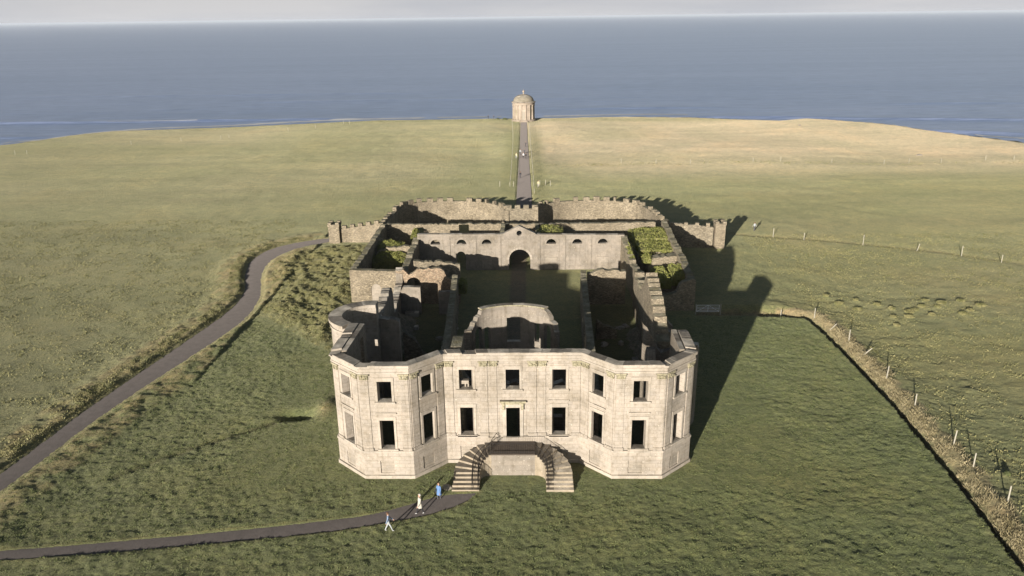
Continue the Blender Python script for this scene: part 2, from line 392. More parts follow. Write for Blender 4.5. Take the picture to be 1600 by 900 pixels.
DL = [(-47.5,47),(-46.6,54),(-46.2, 58.8), (-45.6, 63.1), (-45.0, 70.3), (-43.8, 77.5), (-42.5, 85.3), (-41.4, 92.0), (-40.5, 97.8), (-40.3, 102.7), (-41.3, 108.3), (-43.6, 114.4), (-45.2, 120.2), (-45.3, 126.4), (-42.9, 131.6), (-38.9, 134.6), (-35.2, 136.2), (-31, 137.6), (-25, 139)]
DR = [(-44.6,45),(-44.4,52),(-44.0, 55.9), (-43.4, 59.7), (-42.7, 66.1), (-41.4, 72.9), (-39.9, 79.5), (-38.1, 86.8), (-36.8, 93.0), (-36.5, 98.1), (-37.6, 105.4), (-39.8, 111.8), (-41.3, 117.7), (-41.6, 122.6), (-40.3, 127.3), (-37.9, 130.8), (-34.5, 133.2), (-31, 135), (-25, 136.6)]
PF = [(-60, 45.8), (-46, 47.2), (-39.1, 48.0), (-32.2, 48.9), (-25.1, 50.0), (-17.9, 51.2), (-12.9, 52.2), (-10.5, 52.9), (-8.6, 53.9), (-7.0, 54.8), (-5.4, 55.6)]
PN = [(-60, 44.6), (-45, 46.1), (-38.4, 46.9), (-31.4, 47.6), (-24.5, 48.6), (-17.4, 49.7), (-12.6, 50.7), (-8.3, 51.9), (-5.3, 53.2), (-3.5, 54.4), (-2.9, 55.6)]
def smooth_line(pts, n=120):
    P = np.array(pts, float); s = np.r_[0, np.cumsum(np.hypot(*np.diff(P, axis=0).T))]; t = np.linspace(0, s[-1], n)
    q = np.stack([np.interp(t, s, P[:, 0]), np.interp(t, s, P[:, 1])], 1)
    for _ in range(4): q[1:-1] = (q[:-2]+2*q[1:-1]+q[2:])/4
    return q
DLs, DRs, PFs, PNs = [smooth_line(a) for a in (DL, DR, PF, PN)]
_mid = (DLs+DRs)/2; DLs = _mid+(DLs-_mid)*.88; DRs = _mid+(DRs-_mid)*.88
drive_poly = [tuple(p) for p in np.r_[DLs[::4], DRs[::-4]]]
path_poly = [tuple(p) for p in np.r_[PFs[::3], PNs[::-3]]]
tp_poly = [(-1.2, 150), (2.7, 150), (2.35, 172), (1.95, 206), (1.6, 251), (1.35, 297), (-1.35, 297), (-1.1, 251), (-1.1, 172)]
coast = [(-300, -330), (-235, 60), (-200, 170), (-178, 225), (-170.5, 248.3), (-165.0, 260.2), (-158.2, 271.6), (-149.0, 280.5), (-139.2, 284.8), (-124.9, 290.7), (-106.9, 294.7), (-91.0, 299.0), (-74.6, 303.5), (-55.0, 306.8), (-29.9, 309.0), (-4.6, 309.5), (15.7, 310.1), (41.2, 312.0), (65.8, 307.9), (83.3, 298.5), (95.7, 291.9), (106.8, 296.6), (117.9, 288.3), (129.9, 273.6), (141.9, 254.3), (149.2, 245.5), (153.0, 238.8), (172, 205), (230, 60), (300, -330)]
ditch = [(24.5, 96.3), (29.1, 96.1), (33.3, 95.8), (37.9, 95.1), (38.45, 92), (38.6, 89.0), (38.7, 79.7), (38.6, 69.9), (38.2, 62.6), (37.9, 56.5), (37.2, 50.4), (36.9, 45.9), (36.4, 38), (36, 30)]
lawnR = [(16, 30)]+ditch[::-1]+[(24.5, 50)]
# signed distance to the ditch line, positive on the outer side
dd = segdist(Xf, Yf, ditch)
lawn_poly = [(0, 96.3)]+ditch+[(0, 30)]
dsgn = np.where(inside(Xf, Yf, lawn_poly), -dd, dd)
dsgn = np.where((Yf < 30) | (Xf < 24), -50, dsgn)
dsgn = dsgn+.12*vnoise(Xf*1.5, Yf*1.5, 5)
dpd = sdist(Xf, Yf, drive_poly); ppd = sdist(Xf, Yf, path_poly); tpd = sdist(Xf, Yf, tp_poly)
cst = sdist(Xf, Yf, coast)
def H0(x, y):
    fd = 1-.85*sm(np.abs(x), 46, 62)*1.0; fy = 1-.7*sm(y, 100, 150)
    x2 = x*.8+y*.6; y2 = y*.8-x*.6
    h = (.03*vnoise(x*1.3, y*1.7, 1)+.040*vnoise(x2*2.9, y2*3.1, 2)+.036*vnoise(x*4.4, y*4.9, 30))*fd*fy+.08*vnoise(x*.3, y*.3, 3)
    return h
def far_h(x, y): return sm(np.abs(x-.6), 3, 14)*1.0*vnoise(x*.018, y*.018, 4)*sm(np.abs(y-90), 70, 160)
Z = H0(Xf, Yf)+far_h(Xf, Yf)
# flat where things stand
near_house = sm(sdist(Xf, Yf, [(-24, 57.5), (24, 57.5), (25, 147), (-24, 147)]), 0, 3)
Z = Z*(.35+.65*near_house)
# rough mound left of the wing
mound = [(-36.0, 99), (-36.3, 105.4), (-38, 111), (-40.5, 118.9), (-40, 125), (-33.9, 131.2), (-24, 131.5), (-23.8, 102.5), (-22.5, 84), (-27.9, 89.8), (-33, 95)]
mdm = -sdist(Xf, Yf, mound); mw = sm(mdm, -.2, 2.5)
Z = Z+mw*(.30+.20*vnoise(Xf*.9, Yf*.9, 8)+.16*vnoise(Xf*2.3, Yf*2.3, 9))
# bank on the outer side of the drive
bw = sm(dpd, .1, .9)*(1-sm(dpd, 2.5, 6))*(Xf < -36)
Z = Z+bw*(.28+.12*vnoise(Xf*1.1, Yf*1.1, 10))
# paths are sunk into the turf
Z = np.where(True, Z*sm(dpd, -.3, .8)+(-.20)*(1-sm(dpd, -.22+.10*vnoise(Xf*4, Yf*4, 11), .0+.10*vnoise(Xf*4, Yf*4, 11))), Z)
Z = Z*sm(ppd, -.3, .6)+(-.18)*(1-sm(ppd, -.20+.05*vnoise(Xf*3, Yf*3, 12), .0+.05*vnoise(Xf*3, Yf*3, 12)))+.04*sm(ppd, -.05, .15)*(1-sm(ppd, .6, 2))
Z = Z-(.16+Z*.9)*(1-sm(tpd, -.2, .4))
# ha-ha ditch with a bank of long dry grass on its outer side
prof = np.interp(dsgn, [-1.5, -.08, .05, .55, 1.0, 1.9, 3.2, 5.5], [0, .05, -.85, -.85, -.35, .28, .22, 0])
backd = sm(Yf, 91, 94)*(1-sm(Xf, 35.5, 37.5))
prof = prof*(1-backd)+backd*np.interp(dsgn, [-1.5, -.08, .05, 2.2, 2.7, 3.6, 5.0, 6.5], [0, .05, -.6, -.6, -.2, .2, .15, 0])
Z = Z+prof
# hummocks in the right hand field
lump = [(43.5, 102.8), (44.2, 99.9), (49.2, 99.4), (49.4, 94.9), (52.4, 96.9), (55.0, 98.8), (54.9, 95.9), (58.2, 100.0), (61.2, 100.7), (60.5, 97.0), (48.5, 92.0), (51.5, 95), (53.5, 97.6), (57, 98.6), (42.2, 57.9), (48.2, 74.1), (56.5, 101), (63, 99), (59, 96), (50.5, 97.9), (47, 101.2), (46, 98)]
for i, (lx, ly) in enumerate(lump):
    r = .55+.35*((i*37) % 10)/10; d = np.hypot(Xf-lx, (Yf-ly)*1.3); Z = Z+.2*np.exp(-(d/r)**2)
fieldR = sm(dsgn, 2, 6)*sm(Xf, 36, 41)*(1-sm(Yf, 105, 130))
Z = Z+fieldR*(.06*vnoise(Xf*.6, Yf*.8, 14))
# hollow and its pale bank left of the mansion
Z = Z-1.0*np.exp(-((Xf+22.2)/1.6)**2-((Yf-69.1)/.75)**2)+.45*np.exp(-((Xf+19.6)/1.3)**2-((Yf-70.6)/2.2)**2)
nl = segdist(Xf, Yf, [(-23.6, 68.2), (-25.6, 66.6), (-28.0, 64.5), (-30.4, 62.8), (-32.6, 60.9), (-35.3, 58.0)])
Z = Z-.22*np.exp(-(nl/.5)**2)*(.6+.6*vnoise(Xf*1.2, Yf*1.2, 16))
# faint track in the right hand field
tk = segdist(Xf, Yf, [(36, 137.8), (45.6, 135.0), (55.1, 131.8), (64.6, 127.9), (73.0, 123.2), (80.2, 117.8), (92, 108)])
Z = Z-.22*np.exp(-(tk/.8)**2)
# cliff
Z = Z*(1-sm(cst, -2, 2))+(.6*vnoise(Xf*.07, Yf*.07, 17))*sm(cst, -14, -2)*(1-sm(cst, -2, 1))*.6
Z = Z-46*sm(cst, .0, 17+4*vnoise(Xf*.05, Yf*.05, 18))
# ---- colours of the turf by zone
lawnL = [(-44.0, 46), (-44, 56), (-42.7, 66.1), (-41.4, 72.9), (-39.9, 79.5), (-38.1, 86.8), (-36.6, 93.0), (-35, 96), (-27.9, 90.3), (-22.5, 84), (-15, 84), (0, 95), (24, 96), (24, 96.3)]+ditch[1:]+[(36, -40), (-60, -40)]
lw = 1-sm(sdist(Xf, Yf, lawnL)+.6*vnoise(Xf*.6, Yf*.6, 20), -.6, .8)
def C(*a): return np.array(a)[None, :]
def lerp(a, b, t): return a*(1-t[:, None])+b*t[:, None]
olive = C(.158, .168, .082); tan = C(.285, .242, .172); lawn = C(.118, .142, .062)
cl = np.repeat(olive, len(Xf), 0)
tanw = sm(Yf, 165, 235)*sm(Xf, -3, 2)*1.0+sm(Yf, 150, 300)*sm(-Xf, 0, 10)*.3
tanw = np.clip(tanw+.25*vnoise(Xf*.03, Yf*.05, 21)*sm(Yf, 140, 200), 0, 1)
cl = lerp(cl, tan, tanw)
cl = lerp(cl, C(.20, .18, .095), .7*sm(Xf, 30, 60)*(1-sm(Yf, 150, 200))*(.5+.5*vnoise(Xf*.06, Yf*.09, 27)))
cl = lerp(cl, C(.13, .14, .058), .5*sm(vnoise(Xf*.035, Yf*.05, 22), -.1, .6)*(1-tanw))
fz = sm(Yf, 105, 160)+sm(np.abs(Xf), 60, 90); fz = np.clip(fz, 0, 1)
cl = cl*(1+fz[:, None]*(.16*vnoise(Xf*.03+Yf*.01, Yf*.22, 97)+.10*vnoise(Xf*.12, Yf*.45, 98))[:, None]*np.array([1, .9, .9])[None, :])
cl = lerp(cl, lawn, lw)
cl = lerp(cl, C(.135, .15, .06), .55*lw*sm(vnoise(Xf*.11, Yf*.16, 29), -.2, .6))
cl = lerp(cl, C(.125, .125, .045), mw*.8)
cl = lerp(cl, C(.20, .165, .08), sm(bw*(.6+.4*vnoise(Xf*.8, Yf*.8, 23)), .2, .7)*.8)
cl = lerp(cl, C(.23, .195, .115), sm(dsgn, .75, 1.2)*(1-sm(dsgn+.7*vnoise(Xf*.9, Yf*.9, 24), 2.2, 3.2)))
cl = lerp(cl, C(.04, .036, .02), sm(dsgn, -.06, .02)*(1-sm(dsgn, .7, .9)))  # shadow lying in the ditch painted into the ground colour
cl = lerp(cl, C(.115, .10, .05), np.exp(-(tk/.9)**2)*.6)
cl = lerp(cl, C(.05, .055, .022), np.exp(-(nl/.45)**2)*.75)
cl = lerp(cl, C(.27, .225, .125), np.exp(-((Xf+19.5)/.7)**2-((Yf-70.0)/1.7)**2)*.8)
cl = lerp(cl, C(.085, .10, .03), (1-sm(np.abs(Xf-.4), 4, 7))*sm(Yf, 147, 175)*(1-sm(Yf, 240, 300))*.55)
cl = lerp(cl, C(.085, .10, .032), np.exp(-((Yf-303)/7)**2)*.55)
edge = (1-sm(np.abs(dpd-.25), .0, .5))
cl = lerp(cl, C(.19, .16, .08), edge*.6*(Xf > -60)*(Xf < -30))
cl = lerp(cl, C(.14, .125, .05), (1-sm(np.abs(ppd-.15), .0, .25))*.5)
# earth inside the mansion
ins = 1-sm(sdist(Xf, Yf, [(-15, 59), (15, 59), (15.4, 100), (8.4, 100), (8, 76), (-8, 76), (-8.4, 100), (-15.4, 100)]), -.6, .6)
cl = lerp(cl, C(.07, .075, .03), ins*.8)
cl = lerp(cl, C(.11, .09, .07), (1-sm(np.abs(Xf+.1), 1.0, 1.4))*sm(Yf, 77, 79)*(1-sm(Yf, 145, 150)))
cl = lerp(cl, C(.22, .19, .145), sm(cst, .5, 3))
W, Hn = len(xs), len(ys)
idx = np.arange(W*Hn).reshape(Hn, W)
F = np.stack([idx[:-1, :-1], idx[:-1, 1:], idx[1:, 1:], idx[1:, :-1]], -1).reshape(-1, 4)
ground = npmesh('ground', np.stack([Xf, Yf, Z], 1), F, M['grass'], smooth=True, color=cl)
tag(ground, kind='structure')
Zg = Z.reshape(Hn, W)
def gz(x, y):
    i = np.clip(np.searchsorted(xs, x)-1, 0, W-2); j = np.clip(np.searchsorted(ys, y)-1, 0, Hn-2)
    fx = (x-xs[i])/(xs[i+1]-xs[i]); fy = (y-ys[j])/(ys[j+1]-ys[j])
    return (Zg[j, i]*(1-fx)+Zg[j, i+1]*fx)*(1-fy)+(Zg[j+1, i]*(1-fx)+Zg[j+1, i+1]*fx)*fy
def g1(x, y): return float(gz(np.array([x]), np.array([y]))[0])

def ribbon(name, A, B, z, ext=.25):
    A = np.array(A); B = np.array(B); d = (B-A)/np.linalg.norm(B-A, axis=1)[:, None]; A = A-d*ext; B = B+d*ext
    n = len(A); k = 5; V = []
    for j in range(k):
        t = j/(k-1); q = A*(1-t)+B*t
        V.append(np.c_[q, np.full(n, z+.025*(1-(2*t-1)**2))])
    V = np.concatenate(V); F = []
    for j in range(k-1):
        for i in range(n-1): F.append((j*n+i, (j+1)*n+i, (j+1)*n+i+1, j*n+i+1))
    o = npmesh(name, V, F, M['path'], smooth=True); 
    # make faces point up
    if o.data.polygons[0].normal.z < 0: o.data.flip_normals()
    return tag(o, kind='structure')
ribbon('drive', DLs, DRs, -.06, .12); ribbon('path', PFs, PNs, -.045)
ta = smooth_line([(-1.25, 139), (-1.25, 172), (-1.15, 251), (-1.35, 299)], 60); tb = smooth_line([(2.6, 139), (2.4, 172), (1.65, 251), (1.35, 299)], 60)
ribbon('path', ta, tb, -.04, -.15)

# ------------------------------------------------------------------ sea
def seamat():
    m, nt, p = mat('sea_water'); ob = coords(nt).outputs['Object']
    mp = N(nt, 'ShaderNodeMapping'); mp.inputs['Scale'].default_value = (.12, .75, 1); mp.inputs['Rotation'].default_value = (0, 0, R(3)); nt.links.new(ob, mp.inputs[0])
    mp2 = N(nt, 'ShaderNodeMapping'); mp2.inputs['Scale'].default_value = (.0016, .012, 1); nt.links.new(ob, mp2.inputs[0])
    n1 = noise(nt, mp2.outputs[0], 1, 6, .6); n2 = noise(nt, mp.outputs[0], .35, 6, .65)
    c = ramp(nt, n1, [(.3, (.175, .230, .37)), (.5, (.215, .270, .42)), (.7, (.265, .315, .465))])
    c = mixc(nt, c, ramp(nt, n2, [(.35, (.62, .67, .72)), (.65, (1.3, 1.27, 1.22))]), .9, 'MULTIPLY')
    nt.links.new(c, p.inputs['Base Color']); p.inputs['Roughness'].default_value = .28; p.inputs['Specular IOR Level'].default_value = .5; p.inputs['IOR'].default_value = 1.36
    b = bump(nt, n2, p, .35, .8); bump(nt, noise(nt, mp.outputs[0], 2.2, 4, .6), p, .3, .2, b)
    return m
M['sea'] = seamat()
sx_ = np.concatenate([-grow(600, 70000, 12, 1.22)[::-1], np.linspace(-600, 600, 151), grow(600, 70000, 12, 1.22)])
sy_ = np.concatenate([-grow(0, 70000, 40, 1.5)[::-1], np.linspace(0, 380, 20), np.arange(384, 900, 1.5), grow(900, 80000, 2, 1.035)])
SX, SY = np.meshgrid(sx_, sy_); sx1, sy1 = SX.ravel(), SY.ravel()
def seaz(x, y):
    z = .22*vnoise(x*.012+y*.004, y*.085, 31)+.1*vnoise(x*.03, y*.21, 32)
    def wave(yc, hh, wd, x0, x1, seed):
        t = (y-(yc+4*vnoise(x*.008, x*0, seed)))
        e = sm(x, x0, x0+60)*(1-sm(x, x1-60, x1))
        return .6*hh*e*(1+.25*vnoise(x*.03, x*0, seed+1))*np.where(t < 0, np.exp(-(t/wd)**2), np.exp(-(t/(wd*3))**2))
    z = z+wave(644+.02*x, 2.2, 4, -560, -120, 40)+wave(556, 1.1, 3.5, -500, -300, 41)+wave(696, 1.2, 4, 10, 200, 42)
    z = z+wave(657-.17*x, 2.0, 4, 90, 600, 43)+wave(590-.20*x, 2.2, 4, 180, 600, 44)+wave(790, 1.0, 5, -300, 100, 45)+wave(730-.05*x, .9, 5, 300, 600, 46)+wave(870, .8, 6, -600, -100, 47)
    return (z*(1-sm(y, 850, 1400)))
sz = -40+seaz(sx1, sy1)
w2, h2 = len(sx_), len(sy_); idx = np.arange(w2*h2).reshape(h2, w2)
F = np.stack([idx[:-1, :-1], idx[:-1, 1:], idx[1:, 1:], idx[1:, :-1]], -1).reshape(-1, 4)
tag(npmesh('sea', np.stack([sx1, sy1, sz], 1), F, M['sea'], smooth=True), kind='structure')
# surf: ragged white strips lying on the water
M['foam'] = plain('sea_foam', (.52, .52, .51), .8, .1, .3)
fv, ff = [], []
def foam(pts, wd, seed, dens=1.0):
    q = smooth_line(pts, 220); n = len(q)
    for i in range(n-1):
        for k in range(2):
            t = (i+k)
        a = vnoise(np.array([i*.13]), np.array([seed+.5]), seed)[0]; b = vnoise(np.array([i*.41]), np.array([seed+9.5]), seed)[0]
        if a+b*.5 < -.75: continue
        ww = [wd*(.45+.5*abs(vnoise(np.array([j*.23]), np.array([seed+3.5]), seed)[0])+.25*abs(vnoise(np.array([j*.71]), np.array([seed+5.5]), seed)[0])) for j in (i, i+1)]
        p, r = q[i], q[i+1]; c = len(fv)
        for (pp, s, wj) in ((p, -1, ww[0]), (r, -1, ww[1]), (r, 1, ww[1]), (p, 1, ww[0])):
            yy = pp[1]+s*wj*.5; fv.append((pp[0], yy, -40+float(seaz(np.array([pp[0]]), np.array([yy]))[0])+.12))
        ff.append((c, c+1, c+2, c+3))
foam([(-360, 528), (-344, 541), (-327, 569), (-307, 586), (-287, 597), (-268, 600), (-245, 605), (-214, 616), (-191, 624), (-157, 635), (-116, 642), (-60, 646), (-20, 648)], 11, 1)
foam([(15, 648), (42, 649), (74, 653), (105, 652), (133, 646)], 11, 2)
foam([(300, 522), (320, 504), (420, 480)], 11, 4)
foam([(-345, 636.5), (-300, 637), (-270, 637.5)], 1.6, 6)
tag(npmesh('sea_foam', fv, ff, M['foam']), 'thin white surf breaking on the water below the cliff edge', 'surf', kind='stuff')

# ------------------------------------------------------------------ mansion
LX, FY, CY = 15.65, 57.85, 60.4
fac = [(-15.35, 67.2), (-LX, 60.4), (-12.85, FY), (-8.65, FY), (-6.0, CY), (6.0, CY), (8.65, FY), (12.85, FY), (LX, 60.4), (15.75, 65.4)]
S = plen(fac); TOP = 10.85
segc = [(S[i]+S[i+1])/2 for i in range(len(S)-1)]
def sg(i, x=0): return segc[i]+x
wc = [(1, 0), (2, 0), (3, 0), (5, 0), (6, 0), (7, 0)]
win_s = [sg(1), sg(2), sg(3), sg(4, -4.07), sg(4, 4.05), sg(5), sg(6), sg(7)]
WZ = {'u': (7.45, 9.33), 'l': (2.9, 5.66)}
hw = .6
ops = []; wins = []
for k, s in enumerate(win_s):
    for lv in 'ul':
        z0, z1 = WZ[lv]
        if k in (3, 4): z0, z1 = (7.33, 9.2) if lv == 'u' else (2.8, 5.52)
        ops.append(rect(s-hw, s+hw, z0, z1)); wins.append((s, z0, z1, lv, k))
ops.append(rect(sg(4)-hw, sg(4)+hw, 7.33, 9.2)); wins.append((sg(4), 7.33, 9.2, 'u', 8))
ops.append(rect(sg(4)-hw, sg(4)+hw, 2.1, 5.5))
side_win = [rect(.9, 1.95, 7.1, 9.9), rect(S[1]-4.6, S[1]-3.5, 3.2, 5.4)]
mansion = empty('ruined_mansion', (0, 62, 0), label='large roofless pale stone mansion with two canted bays and empty windows', cat='ruined mansion')
mansion_off = Vector((0, 62, 0))
def part(mb, name, mt, parent=None, **k):       # geometry is given in world coordinates
    o = mb.build(name, M[mt] if isinstance(mt, str) else mt, parent, **k)
    if parent is not None:
        p = parent; off = Vector((0, 0, 0))
        while p is not None: off += p.location; p = p.parent
        off -= Vector((0, 0, 0))
        o.location = -off if parent.parent is None or True else (0, 0, 0)
    return o
mb = MB()
wall(mb, fac, .62, lambda s: TOP-.28+(.05*sn(s*.8, 3)), ops+side_win, step=1.0)
part(mb, 'facade_wall', 'ashlar', mansion)
# basement skin with shallow recesses
base_rec = [rect(s-.6, s+.6, .5, 1.72) for s in (win_s[:3]+win_s[5:])]+[rect(sg(4, -4.07)-.5, sg(4, -4.07)+.6, .5, 1.7), rect(sg(4, 4.05)-.6, sg(4, 4.05)+.5, .5, 1.7)]
mb = MB(); wall(mb, offset_path(fac, -.11), .2, 2.55, base_rec, step=1.2); part(mb, 'basement_wall', 'ashlar', mansion)
mb = MB(); wall(mb, offset_path(fac, -.24), .3, lambda s: .32, [], base=-.35, step=1.2); part(mb, 'plinth', 'trim', mansion)
for a_, b_ in ((0, sg(4)-.95), (sg(4)+.95, S[-1])):
    mb = MB(); wall(mb, offset_path(subpath(fac, a_, b_), -.17), .25, lambda s: 2.74, [], base=2.53, step=1.2); part(mb, 'string_course', 'trim', mansion)
mb = MB()
wall(mb, offset_path(fac, -.12), .2, 10.22, [], base=10.06, step=1.2)
wall(mb, offset_path(fac, -.07), .2, 10.50, [], base=10.223, step=1.2)
def ctop(s): return TOP+.02*sn(s*1.7, 12)-(.11 if sn(s*.9, 6) < -.45 else 0)-(.16 if sn(s*.6, 16) < -.62 else 0)
wall(mb, offset_path(fac, -.20), .86, lambda s: ctop(s), [], base=10.585, step=.62, stepped=True)
for pth, wo in (([(-14.55, 67.2), (-14.88, 60.95)], [rect(.9, 1.95, 7.1, 9.9), rect(2.2, 3.3, 3.2, 5.4)]), ([(14.87, 60.95), (14.95, 65.4)], [])):
    m_ = MB(); wall(m_, pth, .45, lambda s: TOP-.06, wo, base=0, step=.9); part(m_, 'wall_thickening', 'inner', mansion)
part(mb, 'cornice', 'trim', mansion)
for i, r in enumerate(base_rec):
    s0, s1 = r['s'][0], r['s'][-1]
    mb = MB(); P = subpath(offset_path(fac, -.05), s0+.002, s1-.002); wall(mb, P, .12, 1.72, [], base=.5, step=2)
    o = part(mb, 'blocked_basement_window', 'panel', mansion)
# windows: architrave, lintel block and sill
def frame_path(s0, s1, d): return subpath(offset_path(fac, d), s0, s1)
OFFP = {}
def sp(d):
    if d not in OFFP: OFFP[d] = offset_path(fac, d)
    return OFFP[d]
def on(s, d):                                   # point at fac-station s, pushed d outwards
    for i in range(len(S)-1):
        if s <= S[i+1]+1e-6:
            a = Vector(fac[i]); b = Vector(fac[i+1]); t = (b-a).normalized(); nrm = Vector((t.y, -t.x))
            return a+t*(s-S[i])+nrm*d
def fbox(mb, s0, s1, z0, z1, d0, d1):           # straight box standing on one facade segment
    m = (s0+s1)/2
    for i in range(len(S)-1):
        if S[i] <= m <= S[i+1]: break
    a = Vector(fac[i]); b = Vector(fac[i+1]); t = (b-a).normalized(); nrm = Vector((t.y, -t.x))
    q = lambda s, d: a+t*(s-S[i])+nrm*d
    ring = [q(s0, d1), q(s1, d1), q(s1, d0), q(s0, d0)]
    mb.hexa([(p.x, p.y, z0) for p in ring], [(p.x, p.y, z1) for p in ring])
for (s, z0, z1, lv, k) in wins:
    mb = MB()
    fbox(mb, s-hw-.20, s-hw-.004, z0, z1, -.25, .05); fbox(mb, s+hw+.004, s+hw+.20, z0, z1, -.25, .05)
    fbox(mb, s-hw-.22, s+hw+.22, z1+.004, z1+.34, -.25, .065)
    if lv == 'l' and k in (0, 1, 5, 6, 4): fbox(mb, s-hw-.30, s+hw+.30, z1+.62, z1+.74, -.1, .13)
    o = part(mb, 'window_surround', 'trim', mansion)
    mb = MB(); fbox(mb, s-hw-.28, s+hw+.28, z0-.17, z0-.004, -.5, .17)
    o2 = part(mb, 'sill', 'trim', o); o2.location = (0, 0, 0)
mb = MB(); s = sg(4)
fbox(mb, s-hw-.3, s-hw-.004, 2.08, 5.5, -.3, .08); fbox(mb, s+hw+.004, s+hw+.3, 2.08, 5.5, -.3, .08)
fbox(mb, s-hw-.34, s+hw+.34, 5.504, 5.82, -.3, .09)
ds = part(mb, 'door_surround', 'trim', mansion)
mb = MB(); fbox(mb, s-hw-.55, s+hw+.55, 6.08, 6.24, -.1, .34); fbox(mb, s-hw-.42, s+hw+.42, 5.83, 6.076, -.1, .12)
for t in (-1, 1): fbox(mb, s+t*.83-.1, s+t*.83+.1, 5.35, 6.07, -.1, .24)
part(mb, 'door_hood', 'carved', ds).location = (0, 0, 0)
# a beam lying in one upper window
mb = MB(); fbox(mb, sg(4, -4.07)-.58, sg(4, -4.07)+.2, 7.62, 7.95, -.75, -.35)
for t in (-.5, -.1, .15): fbox(mb, sg(4, -4.07)+t-.06, sg(4, -4.07)+t+.06, 7.335, 7.617, -.7, -.4)
part(mb, 'stone_guard', 'trim', mansion)
pil = []
for i in (2, 6): pil += [sg(i, -1.68), sg(i, 1.68)]
for i in (1, 3, 5, 7): pil += [sg(i, -1.36), sg(i, 1.36)]
pil += [sg(4, x) for x in (-5.55, -2.55, -1.72, 1.72, 2.55, 5.55)]
for n_, s in enumerate(pil):
    mb = MB(); hwid = .34
    fbox(mb, s-hwid, s+hwid, 2.99, 9.52, -.06, .055); fbox(mb, s-hwid-.06, s+hwid+.06, 2.745, 2.987, -.06, .14)
    o = part(mb, 'pilaster', 'ashlar', mansion)
    mb = MB(); rr = random.Random(n_)
    fbox(mb, s-hwid-.02, s+hwid+.02, 9.523, 9.9, -.06, .12); fbox(mb, s-hwid-.11, s+hwid+.11, 9.903, 10.055, -.06, .19)
    for j in range(14):                          # acanthus lumps, some broken off
        u = rr.uniform(-hwid-.06, hwid-.04); zz = rr.uniform(9.5, 9.86); fbox(mb, s+u, s+u+.1, zz, zz+.12, .0, .14+rr.uniform(0, .09))
    part(mb, 'capital', 'carved', o).location = (0, 0, 0)

# side bows and rear bow
def arcp(cx, cy, rx, ry, a0, a1, n=22): return [(cx+rx*math.cos(R(a0+(a1-a0)*i/n)), cy+ry*math.sin(R(a0+(a1-a0)*i/n))) for i in range(n+1)]
def bow(path, th, top, name, op=(), mt='ashlar', cop=True, **k):
    mb = MB(); wall(mb, path, th, top, op, step=.5, **k); return part(mb, name, mt, mansion)
pL = arcp(-14.3, 69.6, 3.55, 3.5, 84, 250)     # walks from the back round the left: interior on the left hand
LBl = plen(pL)[-1]
bow(pL, 1.0, lambda s: TOP-.3, 'side_bow_wall', [rect(LBl*.86-.35, LBl*.86+.35, 7.3, 8.2), rect(LBl*.25-.5, LBl*.25+.5, 3, 5.5)])
mb = MB(); wall(mb, offset_path(pL, -.2), 1.3, lambda s: TOP+.0-.02*(sn(s, 8) > .2), [], base=10.552, step=.55); wall(mb, offset_path(pL, -.1), .16, 10.2, [], base=10.02, step=.55); part(mb, 'bow_cornice', 'trim', mansion)
pR = arcp(14.35, 69.0, 3.6, 3.6, -64, 112)
LR = plen(pR)[-1]
bow(pR, .95, ragged([(0, 9.6), (1.2, 8.9), (2.6, 7.9), (5.5, 7.4), (7.2, 6.3), (9.2, 5.4), (10.2, 7.4), (LR, 8.6)], .25, 5, .7), 'side_bow_wall', [rect(3.2, 4.2, 3, 5.5)], 'inner')
# rear saloon bow
pB = arcp(-.1, 72.5, 4.2, 2.9, 180, 0, 30)    # clockwise: outside is on the left, inside faces the camera
LB = plen(pB)[-1]
def btop(s): return float(np.interp(s, [0, .7, .71, 1.3, 1.31, 1.9, 2.1, LB-2.3, LB-1.9, LB-1.5, LB-1.49, LB-.8, LB-.79, LB], [7.9, 8.0, 8.3, 8.35, 8.7, 8.8, 9.35, 9.35, 9.1, 8.6, 8.3, 8.2, 7.6, 7.4]))+.07*sn(s*2, 9)
mid = LB/2
bo = [rect(mid-.78, mid+.66, 5.3, 8.05), arch(.9, 2.0, 3.0, 7.0), arch(LB-2.3, LB-1.3, 3.0, 7.2), rect(mid+2.2, mid+2.75, 5.5, 7.6), rect(mid-3.3, mid-2.6, 4.5, 7.3)]
bow(pB, .55, btop, 'rear_bow_wall', bo, 'screen', breaks=[.7, .71, 1.3, 1.31, LB-1.5, LB-1.49, LB-.8, LB-.79])
mb = MB(); wall(mb, offset_path(subpath(pB, 2.0, LB-2.2), -.05), .66, lambda s: 9.5+.03*sn(s*2, 3), [], base=9.36, step=.5); part(mb, 'bow_coping', 'carved', mansion)
# inner cross walls of the main block
def iw(p, th, top, op=(), mt='inner', step=.35, name='interior_wall'):
    mb = MB(); wall(mb, p, th, top, op, step=step); return part(mb, name, mt, mansion)
iw([(-7.4, 64.9), (7.0, 64.9)], .7, ragged([(0, 7.4), (2.2, 7.2), (3.2, 5.8), (12, 5.6), (14.4, 4.6)], .2, 11), [rect(6.3, 7.7, 0, 3.0), rect(11, 12, 2.0, 4.5)], 'inner')
iw([(-5.45, 64.6), (-5.45, 61.5)], .95, ragged([(0, 10.6), (3, 10.75)], .1, 12), [], 'rubble_g')
iw([(-7.3, 72.2), (-4.4, 72.2)], .6, ragged([(0, 4.6), (1, 4.4), (1.6, 6.0), (2.2, 7.9), (2.9, 7.9)], .15, 13), [], 'inner')
iw([(4.2, 72.2), (8.4, 72.2)], .7, ragged([(0, 7.3), (.6, 5.2), (1.2, 4.0), (4.2, 3.4)], .15, 14), [], 'inner')
